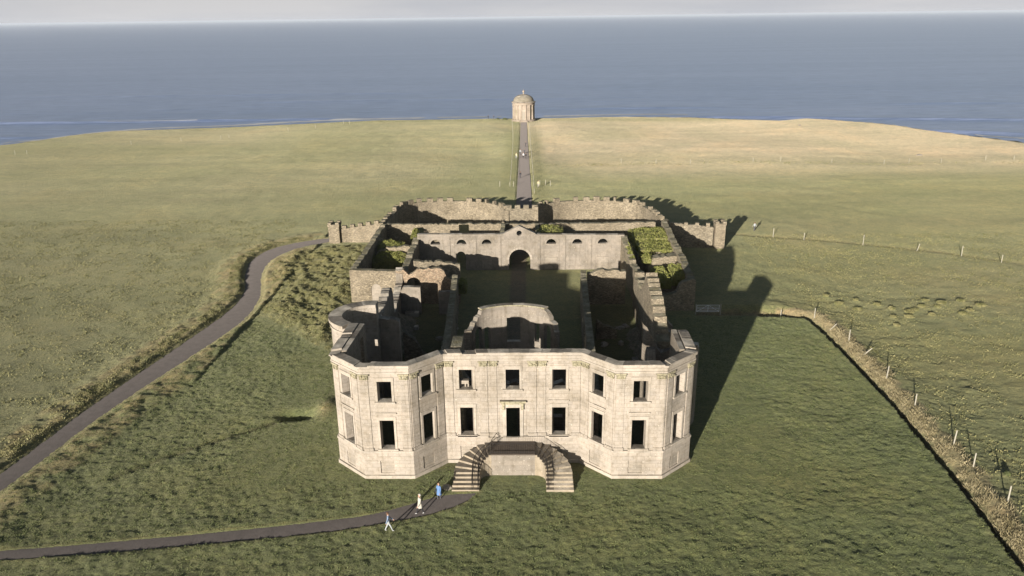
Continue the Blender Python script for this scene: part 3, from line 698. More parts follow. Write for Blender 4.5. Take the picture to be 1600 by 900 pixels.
# long walls between the courtyard and the side ranges
iw([(-9.05, 100.5), (-7.35, 73), (-7.2, 66)], .75, ragged([(0, 4.6), (9, 5.4), (18, 6.1), (27, 6.9), (34.5, 7.4)], .22, 15, .8), [rect(5, 6.3, .6, 3.2), rect(11, 12.3, .6, 3.2), rect(17.5, 18.8, .6, 3.2)], 'rubble_g')
iw([(7.75, 62.2), (8.1, 73), (9.4, 101)], .75, ragged([(0, 6.2), (8, 7.0), (14, 6.6), (25, 5.6), (38.8, 4.7)], .22, 16, .8), [rect(14.2, 17.9, 2.6, 5.7), rect(20, 21.6, 1.6, 4.1), rect(28, 29.3, .6, 3.0)], 'rubble_g')
# outer walls of the side ranges
iw([(-17.1, 102), (-16.1, 86), (-14.7, 73.2)], .95, ragged([(0, 4.9), (.9, 4.8), (1.1, 3.4), (6, 3.1), (12.5, 3.2), (13, 6.2), (14, 7.0), (20, 7.8), (26, 8.3), (29, 8.8)], .28, 17, .6), [rect(3, 4.6, 0, 1.8), rect(22.5, 23.6, 4.6, 6.8)], 'inner')
iw([(-14.6, 73.0), (-11.9, 73.0)], .8, ragged([(0, 9.2), (2.2, 8.8), (2.7, 8.5)], .12, 18), [], 'screen')
iw([(15.9, 72.5), (15.9, 80), (16.4, 88), (17.2, 100.5)], 1.3, ragged([(0, 6.6), (2.6, 7.6), (5.4, 9.4), (8.2, 10.2), (11.4, 10.1), (12, 8.3), (14.5, 7.6), (16, 6.4), (19, 5.6), (28, 4.8)], .55, 19, .55), [rect(1.2, 2.6, 0, 2.6), rect(18, 19.2, .8, 3.2)], 'rubble')
iw([(15.75, 84.2), (18.4, 84.0)], .7, ragged([(0, 6.4), (1.6, 4.6), (2.6, 3.4)], .2, 41), [], 'inner')
iw([(15.7, 80.5), (19.0, 80.0)], .8, ragged([(0, 5.8), (1.2, 4.4), (3, 3.4)], .2, 42), [], 'inner')
# rear cross walls of the side ranges
iw([(9.6, 100.4), (15.2, 100.6)], .9, ragged([(0, 4.4), (1.2, 5.0), (4, 5.0), (5.6, 4.6)], .22, 20), [], 'rubble')
iw([(-17.0, 101.2), (-8.2, 101.2)], .8, ragged([(0, 4.8), (1.2, 4.9), (1.7, 4.3), (3.3, 5.2), (6.6, 5.1), (7.1, 3.6), (8.8, 3.4)], .12, 21), [arch(1.4, 3.4, 0, 2.9)], 'brick')
mb = MB()
for i in range(15):
    a0, a1 = math.pi*i/15, math.pi*(i+1)/15
iw([(-12.6, 101.1), (-10.8, 101.1)], .095, lambda s: 2.8+math.sqrt(max(0, .8**2-(s-.9)**2)), [], 'brick', .12, 'blind_arch') 
iw([(-15.0, 104.6), (-8.4, 105.0)], .8, ragged([(0, 5.1), (4.2, 5.0), (5.6, 4.7), (6.6, 4.5)], .18, 22), [], 'rubble_g')
iw([(-15.8, 97.0), (-13.1, 97.0)], .75, ragged([(0, 3.2), (.4, 4.0), (2.4, 3.9)], .08, 23), [], 'screen')
iw([(-10.7, 97.0), (-8.6, 97.0)], .75, ragged([(0, 3.2), (2.2, 3.2)], .08, 24), [], 'screen')
mb = MB(); mb.box(-15.2, -13.4, 96.1, 96.98, -.1, .55); part(mb, 'stone_block', 'trim', mansion)
def heap(x0, x1, y0, y1, f, name, label_part, mt):
    nx, ny = 26, 34; gx = np.linspace(x0, x1, nx); gy = np.linspace(y0, y1, ny); A, B = np.meshgrid(gx, gy); a, b = A.ravel(), B.ravel()
    u, v = (a-x0)/(x1-x0), (b-y0)/(y1-y0)
    z = f(u, v)*(1+.25*vnoise(a*1.3, b*1.3, 77))+.18*vnoise(a*2.7, b*2.7, 78)-.1
    i = np.arange(nx*ny).reshape(ny, nx); F = np.stack([i[:-1, :-1], i[:-1, 1:], i[1:, 1:], i[1:, :-1]], -1).reshape(-1, 4)
    o = npmesh(name, np.stack([a, b, z], 1), F, M[mt], mansion); o.location = -mansion_off; return o
heap(13.4, 16.3, 80.5, 91.5, lambda u, v: 3.6*u**1.7*np.sin(np.pi*np.clip(v, 0, 1))**.6, 'rubble_heap', '', 'rubble')
heap(13.4, 17.2, 70.5, 77.5, lambda u, v: 2.6*np.sin(np.pi*u)**.7*np.sin(np.pi*v)**.8, 'rubble_heap', '', 'rubble_g')
heap(-15.6, -12.8, 84, 96.5, lambda u, v: 2.0*(1-u)**1.5*np.sin(np.pi*v)**.6, 'rubble_heap', '', 'rubble_g')
iw([(9.9, 88.2), (12.8, 88.5)], .7, ragged([(0, 2.6), (1.2, 1.8), (2.9, .8)], .2, 81), [], 'rubble')
iw([(-12.9, 80.6), (-8.0, 80.4)], .6, ragged([(0, 4.6), (1.1, 3.4), (2.4, 1.3), (3.6, 1.0), (4.9, 2.4)], .2, 82), [], 'rubble_g')
iw([(13.6, 66.5), (13.9, 71.5)], .8, ragged([(0, 4.5), (1.5, 6.8), (2.6, 7.6), (3.6, 6.4), (5, 5.2)], .3, 83), [rect(1.0, 2.0, 0, 3)], 'inner')
# fallen stones inside
for i in range(34):
    rr = random.Random(100+i); x = rr.choice([rr.uniform(-14, -8), rr.uniform(9.6, 15)]); y = rr.uniform(75, 99)
    if i > 12: x = 14.6+rr.uniform(-1.0, 3.2); y = rr.uniform(73, 90)
    if i > 24: x = rr.uniform(-13, 13); y = rr.uniform(65.8, 71)
    if i > 12 and i % 2: continue
    mb = MB(); a = rr.uniform(.2, .55); b = rr.uniform(.2, .5); h = rr.uniform(.2, .45); t = rr.uniform(0, 3); z = g1(x, y)-.05
    c = [(x+(u*a*math.cos(t)-v*b*math.sin(t))*k_, y+(u*a*math.sin(t)+v*b*math.cos(t))*k_) for k_ in (1, .85) for u, v in ((-1, -1), (1, -1), (1, 1), (-1, 1))]
    mb.hexa([(p[0], p[1], z) for p in c[:4]], [(p[0]+rr.uniform(-.06, .06), p[1], z+h+rr.uniform(-.08, .08)) for p in c[4:]])
    where = 'west' 
    o = mb.build('fallen_stone', M['trim']); tag(o, 'fallen block of pale dressed stone on the grass inside the roofless mansion', 'stone', 'fallen stones inside the mansion')

# ------------------------------------------------------------------ double staircase
stairs = empty('staircase', (0, 0, 0)); stairs.parent = mansion; stairs.location = (0, 0, 0)
def wp(mb, name, mt, parent, **k):               # part in world coordinates at any depth below the mansion
    o = mb.build(name, M[mt], parent, **k)
    if parent == stairs: o.location = -mansion_off
    return o
ZL = 2.06; RI, RO = .95, 3.22; cx0, cy0 = 1.9, 57.2
for m in (-1, 1):
    mb = MB()
    def sect(mb, q, z):                          # one solid step given as a plan quad / polygon
        if m == -1: q = list(reversed(q))
        q = [(m*a, b) for a, b in q]
        mb.hexa([(a, b, -.3) for a, b in q], [(a, b, z) for a, b in q])
    y = 55.68; nst = 4; rise = ZL/11
    for i in range(nst):                         # straight lower steps
        sect(mb, [(cx0+RI, y+.38*i), (cx0+RO-.0+.05*(3-i)*.4, y+.38*i), (cx0+RO+.05*(3-i)*.4, y+.38*(i+1)), (cx0+RI, y+.38*(i+1))], rise*(i+1))
    for i in range(7):                           # winders
        a0, a1 = R(90*i/7), R(90*(i+1)/7); am = (a0+a1)/2
        z = rise*(5+i) if i < 7 else ZL
        sect(mb, [(cx0+RI*math.cos(a0), cy0+RI*math.sin(a0)), (cx0+RO*math.cos(a0), cy0+RO*math.sin(a0)), (cx0+RO*math.cos(am)*1.0, cy0+RO*math.sin(am)), (cx0+RO*math.cos(a1), cy0+RO*math.sin(a1)), (cx0+RI*math.cos(a1), cy0+RI*math.sin(a1)), (cx0+RI*math.cos(am), cy0+RI*math.sin(am))], z-.004*i)
    wp(mb, 'step_flight', 'step', stairs)
    # railing on the inner edge and a second one part way across the steps
    def zt(t): return rise*(1+max(0, t)) 
    for (rad, full) in ((RI+.12, True), (RI+.62, False)):
        mb = MB(); pts = []
        for i in range(6): pts.append((cx0+rad, y+.1+(cy0-y-.1)*i/5, rise*(1+3.2*i/5)))
        for i in range(1, 11):
            a = R(90*i/10); pts.append((cx0+rad*math.cos(a), cy0+rad*math.sin(a), rise*(4.2+6.8*i/10)))
        if not full: pts += [(1.9, 59.0, ZL), (1.5, 60.2, ZL)]
        pts = [(m*a, b, c) for a, b, c in pts]
        if m == 1 and not full: pts = pts[3:12]
        mb.tube([(a, b, c+.95) for a, b, c in pts], .028, 6)
        dn = []
        for (p, q) in zip(pts, pts[1:]):
            for t in (0, .5): dn.append(tuple(p[k]+(q[k]-p[k])*t for k in range(3)))
        for k, p in enumerate(dn): mb.tube([(p[0], p[1], p[2]-.05), (p[0]+.01, p[1], p[2]+.95)], .012 if k % 4 else .02, 4)
        if full: mb.tube([(a, b, c+.12) for a, b, c in pts], .014, 5)
        wp(mb, 'railing', 'iron', stairs)
mb = MB()
mb.hexa([(x, y_, -.3) for x, y_ in ((-1.9, 58.16), (1.9, 58.16), (1.9, 60.42), (-1.9, 60.42))], [(x, y_, ZL) for x, y_ in ((-1.9, 58.16), (1.9, 58.16), (1.9, 60.42), (-1.9, 60.42))])
wp(mb, 'landing_wall', 'screen', stairs)
M['deck'] = plain('shade_painted_flags', (.10, .082, .066), .9, .3, 2)  # flags coloured darker to imitate low sun grazing the flat top
mb = MB(); mb.box(-1.92, 1.92, 58.08, 60.30, ZL+.004, ZL+.09); wp(mb, 'landing', 'deck', stairs)
mb = MB()
for z in (1.05, .2): mb.tube([(-1.9, 58.26, ZL+z), (1.9, 58.26, ZL+z)], .026, 6)
for i in range(25): mb.tube([(-1.88+3.76*i/24, 58.26, ZL+.05), (-1.88+3.76*i/24, 58.26, ZL+1.05)], .014, 4)
wp(mb, 'railing', 'iron', stairs)

# ------------------------------------------------------------------ rear ranges
def thing_wall(name, base, label, cat, group=None): return empty(name, base, label=label, cat=cat, group=group)
def wpart(th, name, mt, p, t, top, op=(), step=.4, **k):
    mb = MB(); wall(mb, p, t, top, op, step=step, **k); o = mb.build(name, M[mt], th); o.location = -th.location; return o
lw_ = thing_wall('ruined_wing', (-20, 102, 0), 'left ruined rubble wing with a blocked round-headed doorway and ivy inside', 'ruined wing')
wpart(lw_, 'front_wall', 'rubble', [(-23.7, 102), (-16.2, 102)], .9, ragged([(0, 4.75), (7.5, 4.55)], .07, 31), [arch(2.9, 4.3, .15, 2.0)])
o = wpart(lw_, 'blocked_doorway', 'panel', [(-20.8, 102.08), (-19.4, 102.08)], .4, lambda s: 2.0+math.sqrt(max(0, .69**2-(s-.7)**2)), [], .1, base=.1)
wpart(lw_, 'outer_wall', 'rubble_g', [(-23.4, 126.6), (-23.72, 102.0)], .85, ragged([(0, 5.1), (4, 5.2), (12, 4.9), (24.5, 4.8)], .22, 32))
wpart(lw_, 'inner_wall', 'rubble_g', [(-15.55, 102.0), (-15.75, 117)], .95, ragged([(0, 4.6), (3, 4.9), (15, 5.2)], .35, 33, .9))
wpart(lw_, 'cross_wall', 'rubble', [(-22.8, 115.4), (-16.8, 115.4)], .8, ragged([(0, 3.0), (1.5, 3.9), (6, 4.3)], .25, 34))
rw = thing_wall('ruined_wing', (20, 98, 0), 'right ruined rubble wing with moss covered vaults and a broken front corner', 'ruined wing')
wpart(rw, 'front_wall', 'rubble', [(17.8, 98), (23.9, 98)], .9, ragged([(0, 1.9), (1.5, 2.4), (2.6, 2.2), (3.8, 2.8), (4.2, 4.1), (6.1, 4.4)], .15, 35), [])
wpart(rw, 'outer_wall', 'rubble', [(23.95, 98), (24.5, 112), (24.9, 126.5)], .95, ragged([(0, 4.4), (14, 4.7), (28.5, 5.1)], .3, 36, .9))
wpart(rw, 'inner_wall', 'rubble', [(17.2, 101), (16.9, 117)], .95, ragged([(0, 4.4), (4, 4.0), (8, 4.7), (16, 5.2)], .35, 37, .9))
wpart(rw, 'cross_wall', 'rubble', [(19.2, 109.0), (23.8, 109.2)], 1.6, ragged([(0, 3.3), (.8, 4.1), (4.6, 4.3)], .2, 38))
wpart(rw, 'vault_wall', 'rubble', [(18.6, 101.6), (23.6, 101.8)], 4.4, ragged([(0, 2.2), (1.2, 2.8), (5, 3.4)], .3, 39))
wpart(rw, 'vault_wall', 'rubble', [(18.2, 113.0), (24.2, 113.0)], 10, ragged([(0, 2.9), (2, 3.4), (6, 4.0)], .3, 40))
st = thing_wall('stable_front', (0, 116.3, 0), 'pale stable front with pediment, round hole, arched gateway and six lunette windows', 'stable front')
cw = [(-16.0, 116.3), (16.5, 116.3)]; o0 = 16.0
lun = [-13.2, -9.07, -5.1, 5.05, 9.15, 13.15]
gt = [(0, 5.95), (o0-2.45, 5.85), (o0-2.4, 6.0), (o0+.05, 7.2), (o0+2.5, 6.0), (o0+2.55, 5.8), (32.5, 5.65)]
op = [arch(o0+x-.78, o0+x+.78, 4.27, 4.275) for x in lun]+[arch(o0-1.6, o0+1.78, -.1, 1.7, 14), disc(o0+.03, 6.03, .42), arch(o0-9.9, o0-8.5, -.1, 2.4)]
wpart(st, 'front_wall', 'screen', cw, .8, gt, op, .8, breaks=[o0-2.4, o0+.05, o0+2.5])
# sloping shoulder at the right hand end
for x in lun:                                    # blind arcades round the lunettes
    mb = MB(); n = 16
    for i in range(n):
        a0, a1 = math.pi*i/n, math.pi*(i+1)/n
        q = [(x+r*math.cos(a), 4.27+r*math.sin(a)) for r, a in ((1.12, a0), (1.30, a0), (1.30, a1), (1.12, a1))]
        mb.hexa([(q[k][0], 116.26, q[k][1]) for k in (3, 2, 1, 0)], [(q[k][0], 116.31, q[k][1]) for k in (3, 2, 1, 0)])
    for sgn in (-1, 1): mb.box(x+sgn*1.21-.09, x+sgn*1.21+.09, 116.26, 116.31, 0, 4.268)
    o = mb.build('blind_arch', M['screen'], st); o.location = -st.location
for x in (-6.95, -3.1, 3.1, 7.1, 11.15, -11.1):
    mb = MB(); mb.box(x-.22, x+.22, 116.2, 116.32, 0, 5.6); o = mb.build('pilaster_strip', M['screen'], st); o.location = -st.location
for x, w_, h_ in ((5.05, 1.9, 1.9), (13.2, 1.7, 2.0), (-5.1, 1.5, 1.6)):
    mb = MB(); mb.box(x-w_/2, x+w_/2, 116.235, 116.33, .15, h_); mb.box(x-w_/2-.05, x+w_/2+.05, 116.17, 116.33, h_+.003, h_+.12)
    o = mb.build('blocked_window', M['panel'], st); o.location = -st.location
# voussoirs of the gateway
mb = MB()
for i in range(13):
    a0, a1 = math.pi*i/13+.01, math.pi*(i+1)/13-.01; q = [(.09+r*math.cos(a), 1.7+r*math.sin(a)) for r, a in ((1.69, a0), (2.05, a0), (2.05, a1), (1.69, a1))]
    mb.hexa([(q[k][0], 116.23, q[k][1]) for k in (3, 2, 1, 0)], [(q[k][0], 116.5, q[k][1]) for k in (3, 2, 1, 0)])
o = mb.build('arch_stones', M['trim'], st); o.location = -st.location
rg = thing_wall('stable_rear_wall', (0, 126, 0), 'low rubble rear wall of the stable yard with two doorways', 'wall')
wpart(rg, 'wall_body', 'rubble', [(-22.6, 126.2), (22.9, 126.0)], .8, ragged([(0, 5.0), (18, 5.0), (26, 4.9), (45, 5.1)], .13, 43), [rect(5.1, 6.3, 2.2, 4.4), rect(12.3, 14, 0, 4.9), rect(21.2, 24.6, 0, 4.2), rect(33, 34.2, 0, 3)])
wpart(rg, 'gateway_side', 'rubble_g', [(-2.4, 117.2), (-2.4, 126.1)], .7, ragged([(0, 5.7), (9, 5.0)], .15, 44))
wpart(rg, 'gateway_side', 'rubble_g', [(3.3, 117.2), (3.3, 126.1)], .7, ragged([(0, 5.6), (5, 4.6), (9, 4.9)], .25, 45))
# battlemented bows
def cren(period, mer, lo, hi, ph=0, seed=0):
    def f(s):
        k = math.floor((s+ph)/period); inm = ((s+ph) % period) < mer
        j = .10*sn(k*1.7+.3, seed)
        return (hi(s) if callable(hi) else hi)+j if inm else (lo(s) if callable(lo) else lo)+j*.5
    return f
def cbreaks(L, period, mer, ph=0):
    out = []
    k = -1
    while k*period < L+period: out += [k*period-ph, k*period+mer-ph]; k += 1
    return out
bl = [(-2.75, 137.6), (-3.1, 140), (-4.2, 142.7), (-6.6, 144.9), (-10, 146.0), (-14.1, 146.5), (-18, 146.1), (-21.1, 144.8), (-22.7, 141.6), (-23.1, 136), (-23.35, 126.8)][::-1]
bl = smooth_line(bl, 46); bl = [tuple(map(float, p)) for p in bl]
br_ = [(3.3, 137.8), (3.6, 140.6), (4.7, 143.4), (8, 145.4), (14.4, 146.1), (19, 145.2), (22.4, 142.8), (23.6, 138), (24.3, 132), (24.8, 126.8)]
br_ = [tuple(map(float, p)) for p in smooth_line(br_, 46)]
for p, lab in ((bl, 'tall curved rubble wall with battlements, left of the temple path'), (br_, 'tall curved rubble wall with battlements, right of the temple path')):
    t = thing_wall('battlemented_wall', (p[23][0], p[23][1], 0), lab, 'wall')
    L = plen(p)[-1]; lo = lambda s: 4.35+.05*sn(s, 4); 
    wpart(t, 'wall_body', 'rubble', p, .75, lambda s: 4.3+.05*sn(s, 4), [], .6)
    mb = MB(); k = 0; s = .2
    while s < L-1.2:
        if not (k % 9 == 5):
            q = subpath(p, s, s+1.15); wall(mb, offset_path(q, .02), .71, 4.98+.09*sn(k*1.3, 5), [], base=4.2, step=3)
        s += 1.92; k += 1
    o = mb.build('battlement', M['rubble'], t); o.location = -t.location
gl = thing_wall('gateway_wall', (.2, 138.6, 0), 'short battlemented wall with a low gateway on the temple path', 'wall')
p = [(-2.7, 138.6), (3.35, 138.6)]
wpart(gl, 'wall_body', 'rubble_g', p, .7, 4.55, [arch(1.9, 4.3, -.2, 1.2)], .8)
mb = MB()
for x in (-2.6, -1.0, .6, 2.2): mb.box(x, x+1.0, 138.63, 139.25, 4.5, 5.2)
o = mb.build('battlement', M['rubble_g'], gl); o.location = -gl.location
# flank walls with their end towers
fl = thing_wall('flank_wall', (-29, 132.5, 0), 'left rubble flank wall stepping up to the wing, with a square end tower', 'wall')
p = [(-32.3, 132.9), (-23.2, 132.0)]
wpart(fl, 'wall_body', 'rubble', p, .7, [(0, 2.4), (9.2, 3.9)], [], .6)
mb = MB()
for i in range(6):
    s = .35+i*1.5; q = subpath(p, s, s+.8); wall(mb, offset_path(q, .02), .66, 3.0+1.55*s/9.2, [], base=2.2, step=3)
o = mb.build('battlement', M['rubble'], fl); o.location = -fl.location
def tower(parent, x, y, w_, h):
    mb = MB(); t = w_/2
    mb.box(x-t, x+t, y-t, y+t, -.2, h); mb.box(x-t-.1, x+t+.1, y-t-.1, y+t+.1, h+.003, h+.28)
    for a, b in ((-1, -1), (1, -1), (1, 1), (-1, 1)): mb.box(x+a*t*.72-.3, x+a*t*.72+.3, y+b*t*.72-.3, y+b*t*.72+.3, h+.283, h+.62)
    o = mb.build('tower', M['rubble'], parent); o.location = -parent.location
tower(fl, -33.3, 133.2, 1.9, 3.15)
fr = thing_wall('flank_wall', (29, 128, 0), 'right rubble flank wall in shadow with a square end tower', 'wall')
p = [(24.9, 128.6), (33.5, 127.5)]
wpart(fr, 'wall_body', 'rubble_g', p, .7, ragged([(0, 4.4), (3, 4.1), (6, 3.9), (8.7, 3.6)], .18, 46), [], .4)
mb = MB()
for s in (3.3, 5.2, 7.0): q = subpath(p, s, s+.6); wall(mb, offset_path(q, .02), .66, 4.4, [], base=3.4, step=3)
o = mb.build('battlement', M['rubble'], fr); o.location = -fr.location
tower(fr, 34.2, 128.0, 1.7, 4.2)

# ------------------------------------------------------------------ ivy and rough growth
def leaves(name, pts, size, mt, label=None, cat=None, group=None, kind=None, parent=None, upbias=.6, seed=0):
    r = np.random.default_rng(seed); n = len(pts); pts = np.asarray(pts)
    nrm = r.normal(size=(n, 3)); nrm[:, 2] = np.abs(nrm[:, 2])+upbias; nrm /= np.linalg.norm(nrm, axis=1)[:, None]
    a = np.cross(nrm, r.normal(size=(n, 3))); a /= np.linalg.norm(a, axis=1)[:, None]; b = np.cross(nrm, a)
    s = size*r.uniform(.6, 1.3, n)[:, None]
    V = np.stack([pts-a*s, pts+b*s*.6, pts+a*s, pts-b*s*.6], 1).reshape(-1, 3); F = np.arange(4*n).reshape(-1, 4)
    o = npmesh(name, V, F, M[mt], parent); return tag(o, label, cat, group, kind)
def ivy(x0, x1, y0, y1, z0, z1, label, seed, dens=80, size=.10, slope=0):
    r = np.random.default_rng(seed); n = int(dens*((x1-x0)*(y1-y0)+(x1-x0+y1-y0)*(z1-z0)*1.6))
    u, v = r.uniform(-1, 1, n), r.uniform(-1, 1, n); q = r.uniform(0, 1, n)
    ht = z0+(z1-z0)*(1-.35*u**4-.35*v**4)+.25*vnoise(u*3+seed, v*3, seed)-slope*(1-(v+1)/2)
    x = (x0+x1)/2+(x1-x0)/2*u; y = (y0+y1)/2+(y1-y0)/2*v; z = ht+r.normal(0, .05, n)
    side = r.uniform(0, 1, n) < .45; k = r.integers(0, 3, n)
    z = np.where(side, z0+(ht-z0)*r.uniform(0, 1, n), z)
    bul = .18*vnoise(z*2, x, seed+1)
    y = np.where(side & (k != 1), y0-.05-bul+.0*y, y); x = np.where(side & (k == 1), np.where(u < 0, x0-bul, x1+bul), x)
    edge = .25*vnoise(x*1.5, z*1.5, seed+2); y = y+edge*.3
    t = empty('ivy', ((x0+x1)/2, (y0+y1)/2, z0), label=label, cat='ivy')
    o = leaves('foliage', np.stack([x, y, z], 1), size, 'ivy', parent=t, seed=seed); o.location = -t.location
    mb = MB(); mb.box(x0+.15, x1-.15, y0+.12, y1-.12, z0, z0+(z1-z0)*.72-slope*.6); o = mb.build('stem_mass', M['rough'], t); o.location = -t.location
ivy(-22.7, -16.9, 112.6, 115.3, .8, 3.9, 'bright ivy filling the left ruined wing', 51, 90, .10, .8)
ivy(-22.5, -18.5, 116.5, 119, 2.2, 4.4, 'ivy cap on the cross wall deeper in the left wing', 52)
ivy(-18.0, -16.9, 122.5, 125.8, 2.5, 4.7, 'ivy strip against the stable rear wall on the left', 53)
ivy(18.9, 21.3, 101.2, 105.8, 2.0, 4.2, 'rounded ivy mound on the near vault, left of its twin', 54, 90, .10, .3)
ivy(21.3, 23.7, 101.4, 106.0, 2.4, 4.4, 'rounded ivy mound on the near vault against the outer wall', 55, 90, .10, .3)
ivy(18.4, 24.3, 113.2, 118.5, 3.0, 4.4, 'mossy growth over the far vault of the right wing', 56, 80)
ivy(18.2, 24.6, 118.5, 124.5, 3.0, 4.9, 'broad ivy blanket on the rear half of the far vault', 57, 80)
ivy(16.2, 17.2, 108, 117, 2.0, 4.9, 'ivy trailing along the inner wall of the right wing', 58, 60)
ivy(3.0, 7.0, 120.5, 123.5, 3.4, 5.6, 'ivy hump behind the pediment of the stable front', 59, 60)
ivy(-8.4, -7.2, 100.6, 102.2, 1.6, 3.5, 'small ivy tuft on the broken brick wall end', 60, 90, .1)
ivy(18.5, 19.6, 108.8, 110.8, 3.2, 4.4, 'moss clump on the broken end of the cross wall', 61, 90, .1)

def blades(name, x, y, hgt, wid, mt, label, lean=.25, seed=0, zoff=0.0):
    r = np.random.default_rng(seed); n = len(x); z = gz(x, y)-.04+zoff
    base = np.stack([x, y, z], 1); a = r.uniform(0, 2*np.pi, n); h = hgt*r.uniform(.5, 1.3, n)
    d = np.stack([np.cos(a), np.sin(a), np.zeros(n)], 1)*(wid*r.uniform(.6, 1.4, n))[:, None]
    ln = np.stack([r.normal(.1, lean, n), r.normal(0, lean, n), np.zeros(n)], 1)*h[:, None]; upv = np.stack([np.zeros(n), np.zeros(n), h], 1)
    V = np.stack([base-d, base+d, base+d*.7+ln*.45+upv*.6, base+ln+upv], 1).reshape(-1, 3)
    i = np.arange(n)*4; F = np.concatenate([np.stack([i, i+1, i+2], 1), np.stack([i, i+2, i+3], 1)])
    o = npmesh(name, V, F, M[mt]); return tag(o, label, 'grass', kind='stuff')
def scatter(n, x0, x1, y0, y1, f, seed):
    r = np.random.default_rng(seed); x = r.uniform(x0, x1, n); y = r.uniform(y0, y1, n); k = f(x, y) > r.uniform(0, 1, n); return x[k], y[k]
def clump(x, y, s, seed): return np.clip(.55+.9*vnoise(x*s, y*s, seed), 0, 1)
def dsg(x, y):
    d = segdist(x, y, ditch); return np.where(inside(x, y, lawn_poly), -d, d)
x, y = scatter(260000, 24, 44, 38, 100, lambda x, y: (dsg(x, y) > .75)*(1-sm(dsg(x, y)+.6*vnoise(x*.8, y*.8, 61), 1.7, 2.9))*clump(x, y, 1.3, 62)*(1-.75*sm(y, 88, 94)), 61)
blades('dry_grass', x, y, .30, .03, 'dry', 'long dry straw coloured grass on the bank beyond the ditch', .5, 61)
x, y = scatter(200000, -47, -22, 84, 134, lambda x, y: (sdist(x, y, mound) < -.1)*clump(x, y, 1.0, 64)*(sdist(x, y, drive_poly) > .1), 63)
blades('rough_grass', x, y, .11, .05, 'rough', 'rough tussocky grass on the mound between the drive and left wing', .5, 63)
x, y = scatter(200000, -52, -38, 44, 136, lambda x, y: (sdist(x, y, drive_poly) > .12)*(sdist(x, y, drive_poly) < 2.4)*inside(x, y, [(-56, 44), (-46.5, 44)]+[tuple(p) for p in DLs[::6]]+[(-52, 140)])*clump(x, y, .9, 66), 65)
blades('rough_grass', x, y, .12, .045, 'rough', 'tan grass along the outer edge of the winding drive', .5, 65)
x, y = scatter(9000, -37, -22, 57, 70, lambda x, y: np.exp(-(segdist(x, y, [(-22.6, 69.0), (-23.6, 68.2), (-25.6, 66.6), (-28.0, 64.5), (-30.4, 62.8), (-33.6, 60)])/.35)**2)*clump(x, y, 1.4, 67), 66)
blades('weeds', x, y, .16, .035, 'nettle', 'thin line of dark weeds crossing the lawn left of the mansion', .4, 66)
tl = np.array(lump)
def tuss(x, y): return np.min(np.hypot(x[:, None]-tl[:, 0], (y[:, None]-tl[:, 1])*1.2)/(.35+.3*((np.arange(len(tl))*37) % 10)/10), 1) < 1
x, y = scatter(240000, 41, 66, 90, 105, tuss, 90)
blades('tussocks', x, y, .24, .05, 'rough', 'scattered rough tussocks in the pasture beyond the ditch', .5, 90)
x, y = scatter(150000, 40, 100, 42, 136, lambda x, y: (dsg(x, y) > 3)*clump(x, y, .5, 91)*clump(x, y, 2.0, 92), 91)
blades('pasture_grass', x, y, .16, .07, 'rough', 'coarse pasture grass in the right hand field', .6, 91)
x, y = scatter(150000, -110, -44, 50, 150, lambda x, y: (sdist(x, y, drive_poly) > .5)*~inside(x, y, lawnL)*clump(x, y, .5, 93)*clump(x, y, 2.0, 94), 93)
blades('pasture_grass', x, y, .16, .07, 'rough', 'coarse pasture grass in the left hand field', .6, 93)
# short turf: fine blades over the near lawns so that the surface catches the low sun
def turfmask(x, y):
    f = inside(x, y, [(-46, 42), (38, 42), (38.6, 95.5), (24, 95.5), (16.5, 95), (16.5, 60), (12.9, 57.4), (8.6, 57.4), (5.5, 60), (5.5, 55.5), (-5.5, 55.5), (-5.5, 60), (-8.6, 57.4), (-13, 57.4), (-16.2, 60), (-18.5, 68), (-22, 84), (-36, 96), (-43, 66)])
    return f*(sdist(x, y, path_poly) > .02)*(sdist(x, y, drive_poly) > .05)*((dsg(x, y) < -.05) | (x < 5))
M['turf'] = leafmat('turf_blades', (.100, .124, .050), (.175, .198, .084))
x, y = scatter(1150000, -46, 39, 42, 96, lambda x, y: turfmask(x, y)*clump(x, y, 2.2, 68)*clump(x+9, y*1.4, 4.5, 69), 67)
blades('turf', x, y, .085, .045, 'turf', 'short green turf of the lawns round the mansion', .8, 67)

# ------------------------------------------------------------------ temple
tm = empty('domed_temple', (0, 303.6, 0), label='small round domed temple with columns at the cliff edge', cat='temple')
def tp(mb, name, mt, smooth=False, par=tm):
    o = mb.build(name, M[mt], par, smooth); o.location = (0, 0, 0); return o
mb = MB(); mb.lathe([(4.75, -.6), (4.75, .35), (4.6, .36), (4.6, .6), (0, .601)], 0, 0, 48); tp(mb, 'podium', 'temple')
mb = MB(); mb.lathe([(4.0, .6), (4.0, 6.2), (0, 6.201)], 0, 0, 64); tp(mb, 'drum', 'temple')
mb = MB(); mb.lathe([(4.3, 6.15), (4.3, 6.62), (4.42, 6.65), (4.42, 6.8), (4.66, 6.88), (4.66, 7.1), (4.2, 7.2), (3.9, 7.42), (0, 7.43)], 0, 0, 64); tp(mb, 'entablature', 'temple')
mb = MB(); mb.lathe([(3.95*math.cos(R(a)), 7.35+2.55*math.sin(R(a))) for a in range(0, 91, 6)], 0, 0, 48); tp(mb, 'dome', 'dome', True)
mb = MB(); mb.lathe([(.38, 9.8), (.3, 10.05), (.16, 10.2), (.2, 10.4), (.42, 10.75), (.46, 11.0), (.3, 11.2), (.1, 11.3), (.14, 11.45), (0, 11.6)], 0, 0, 16); tp(mb, 'urn_finial', 'temple', True)
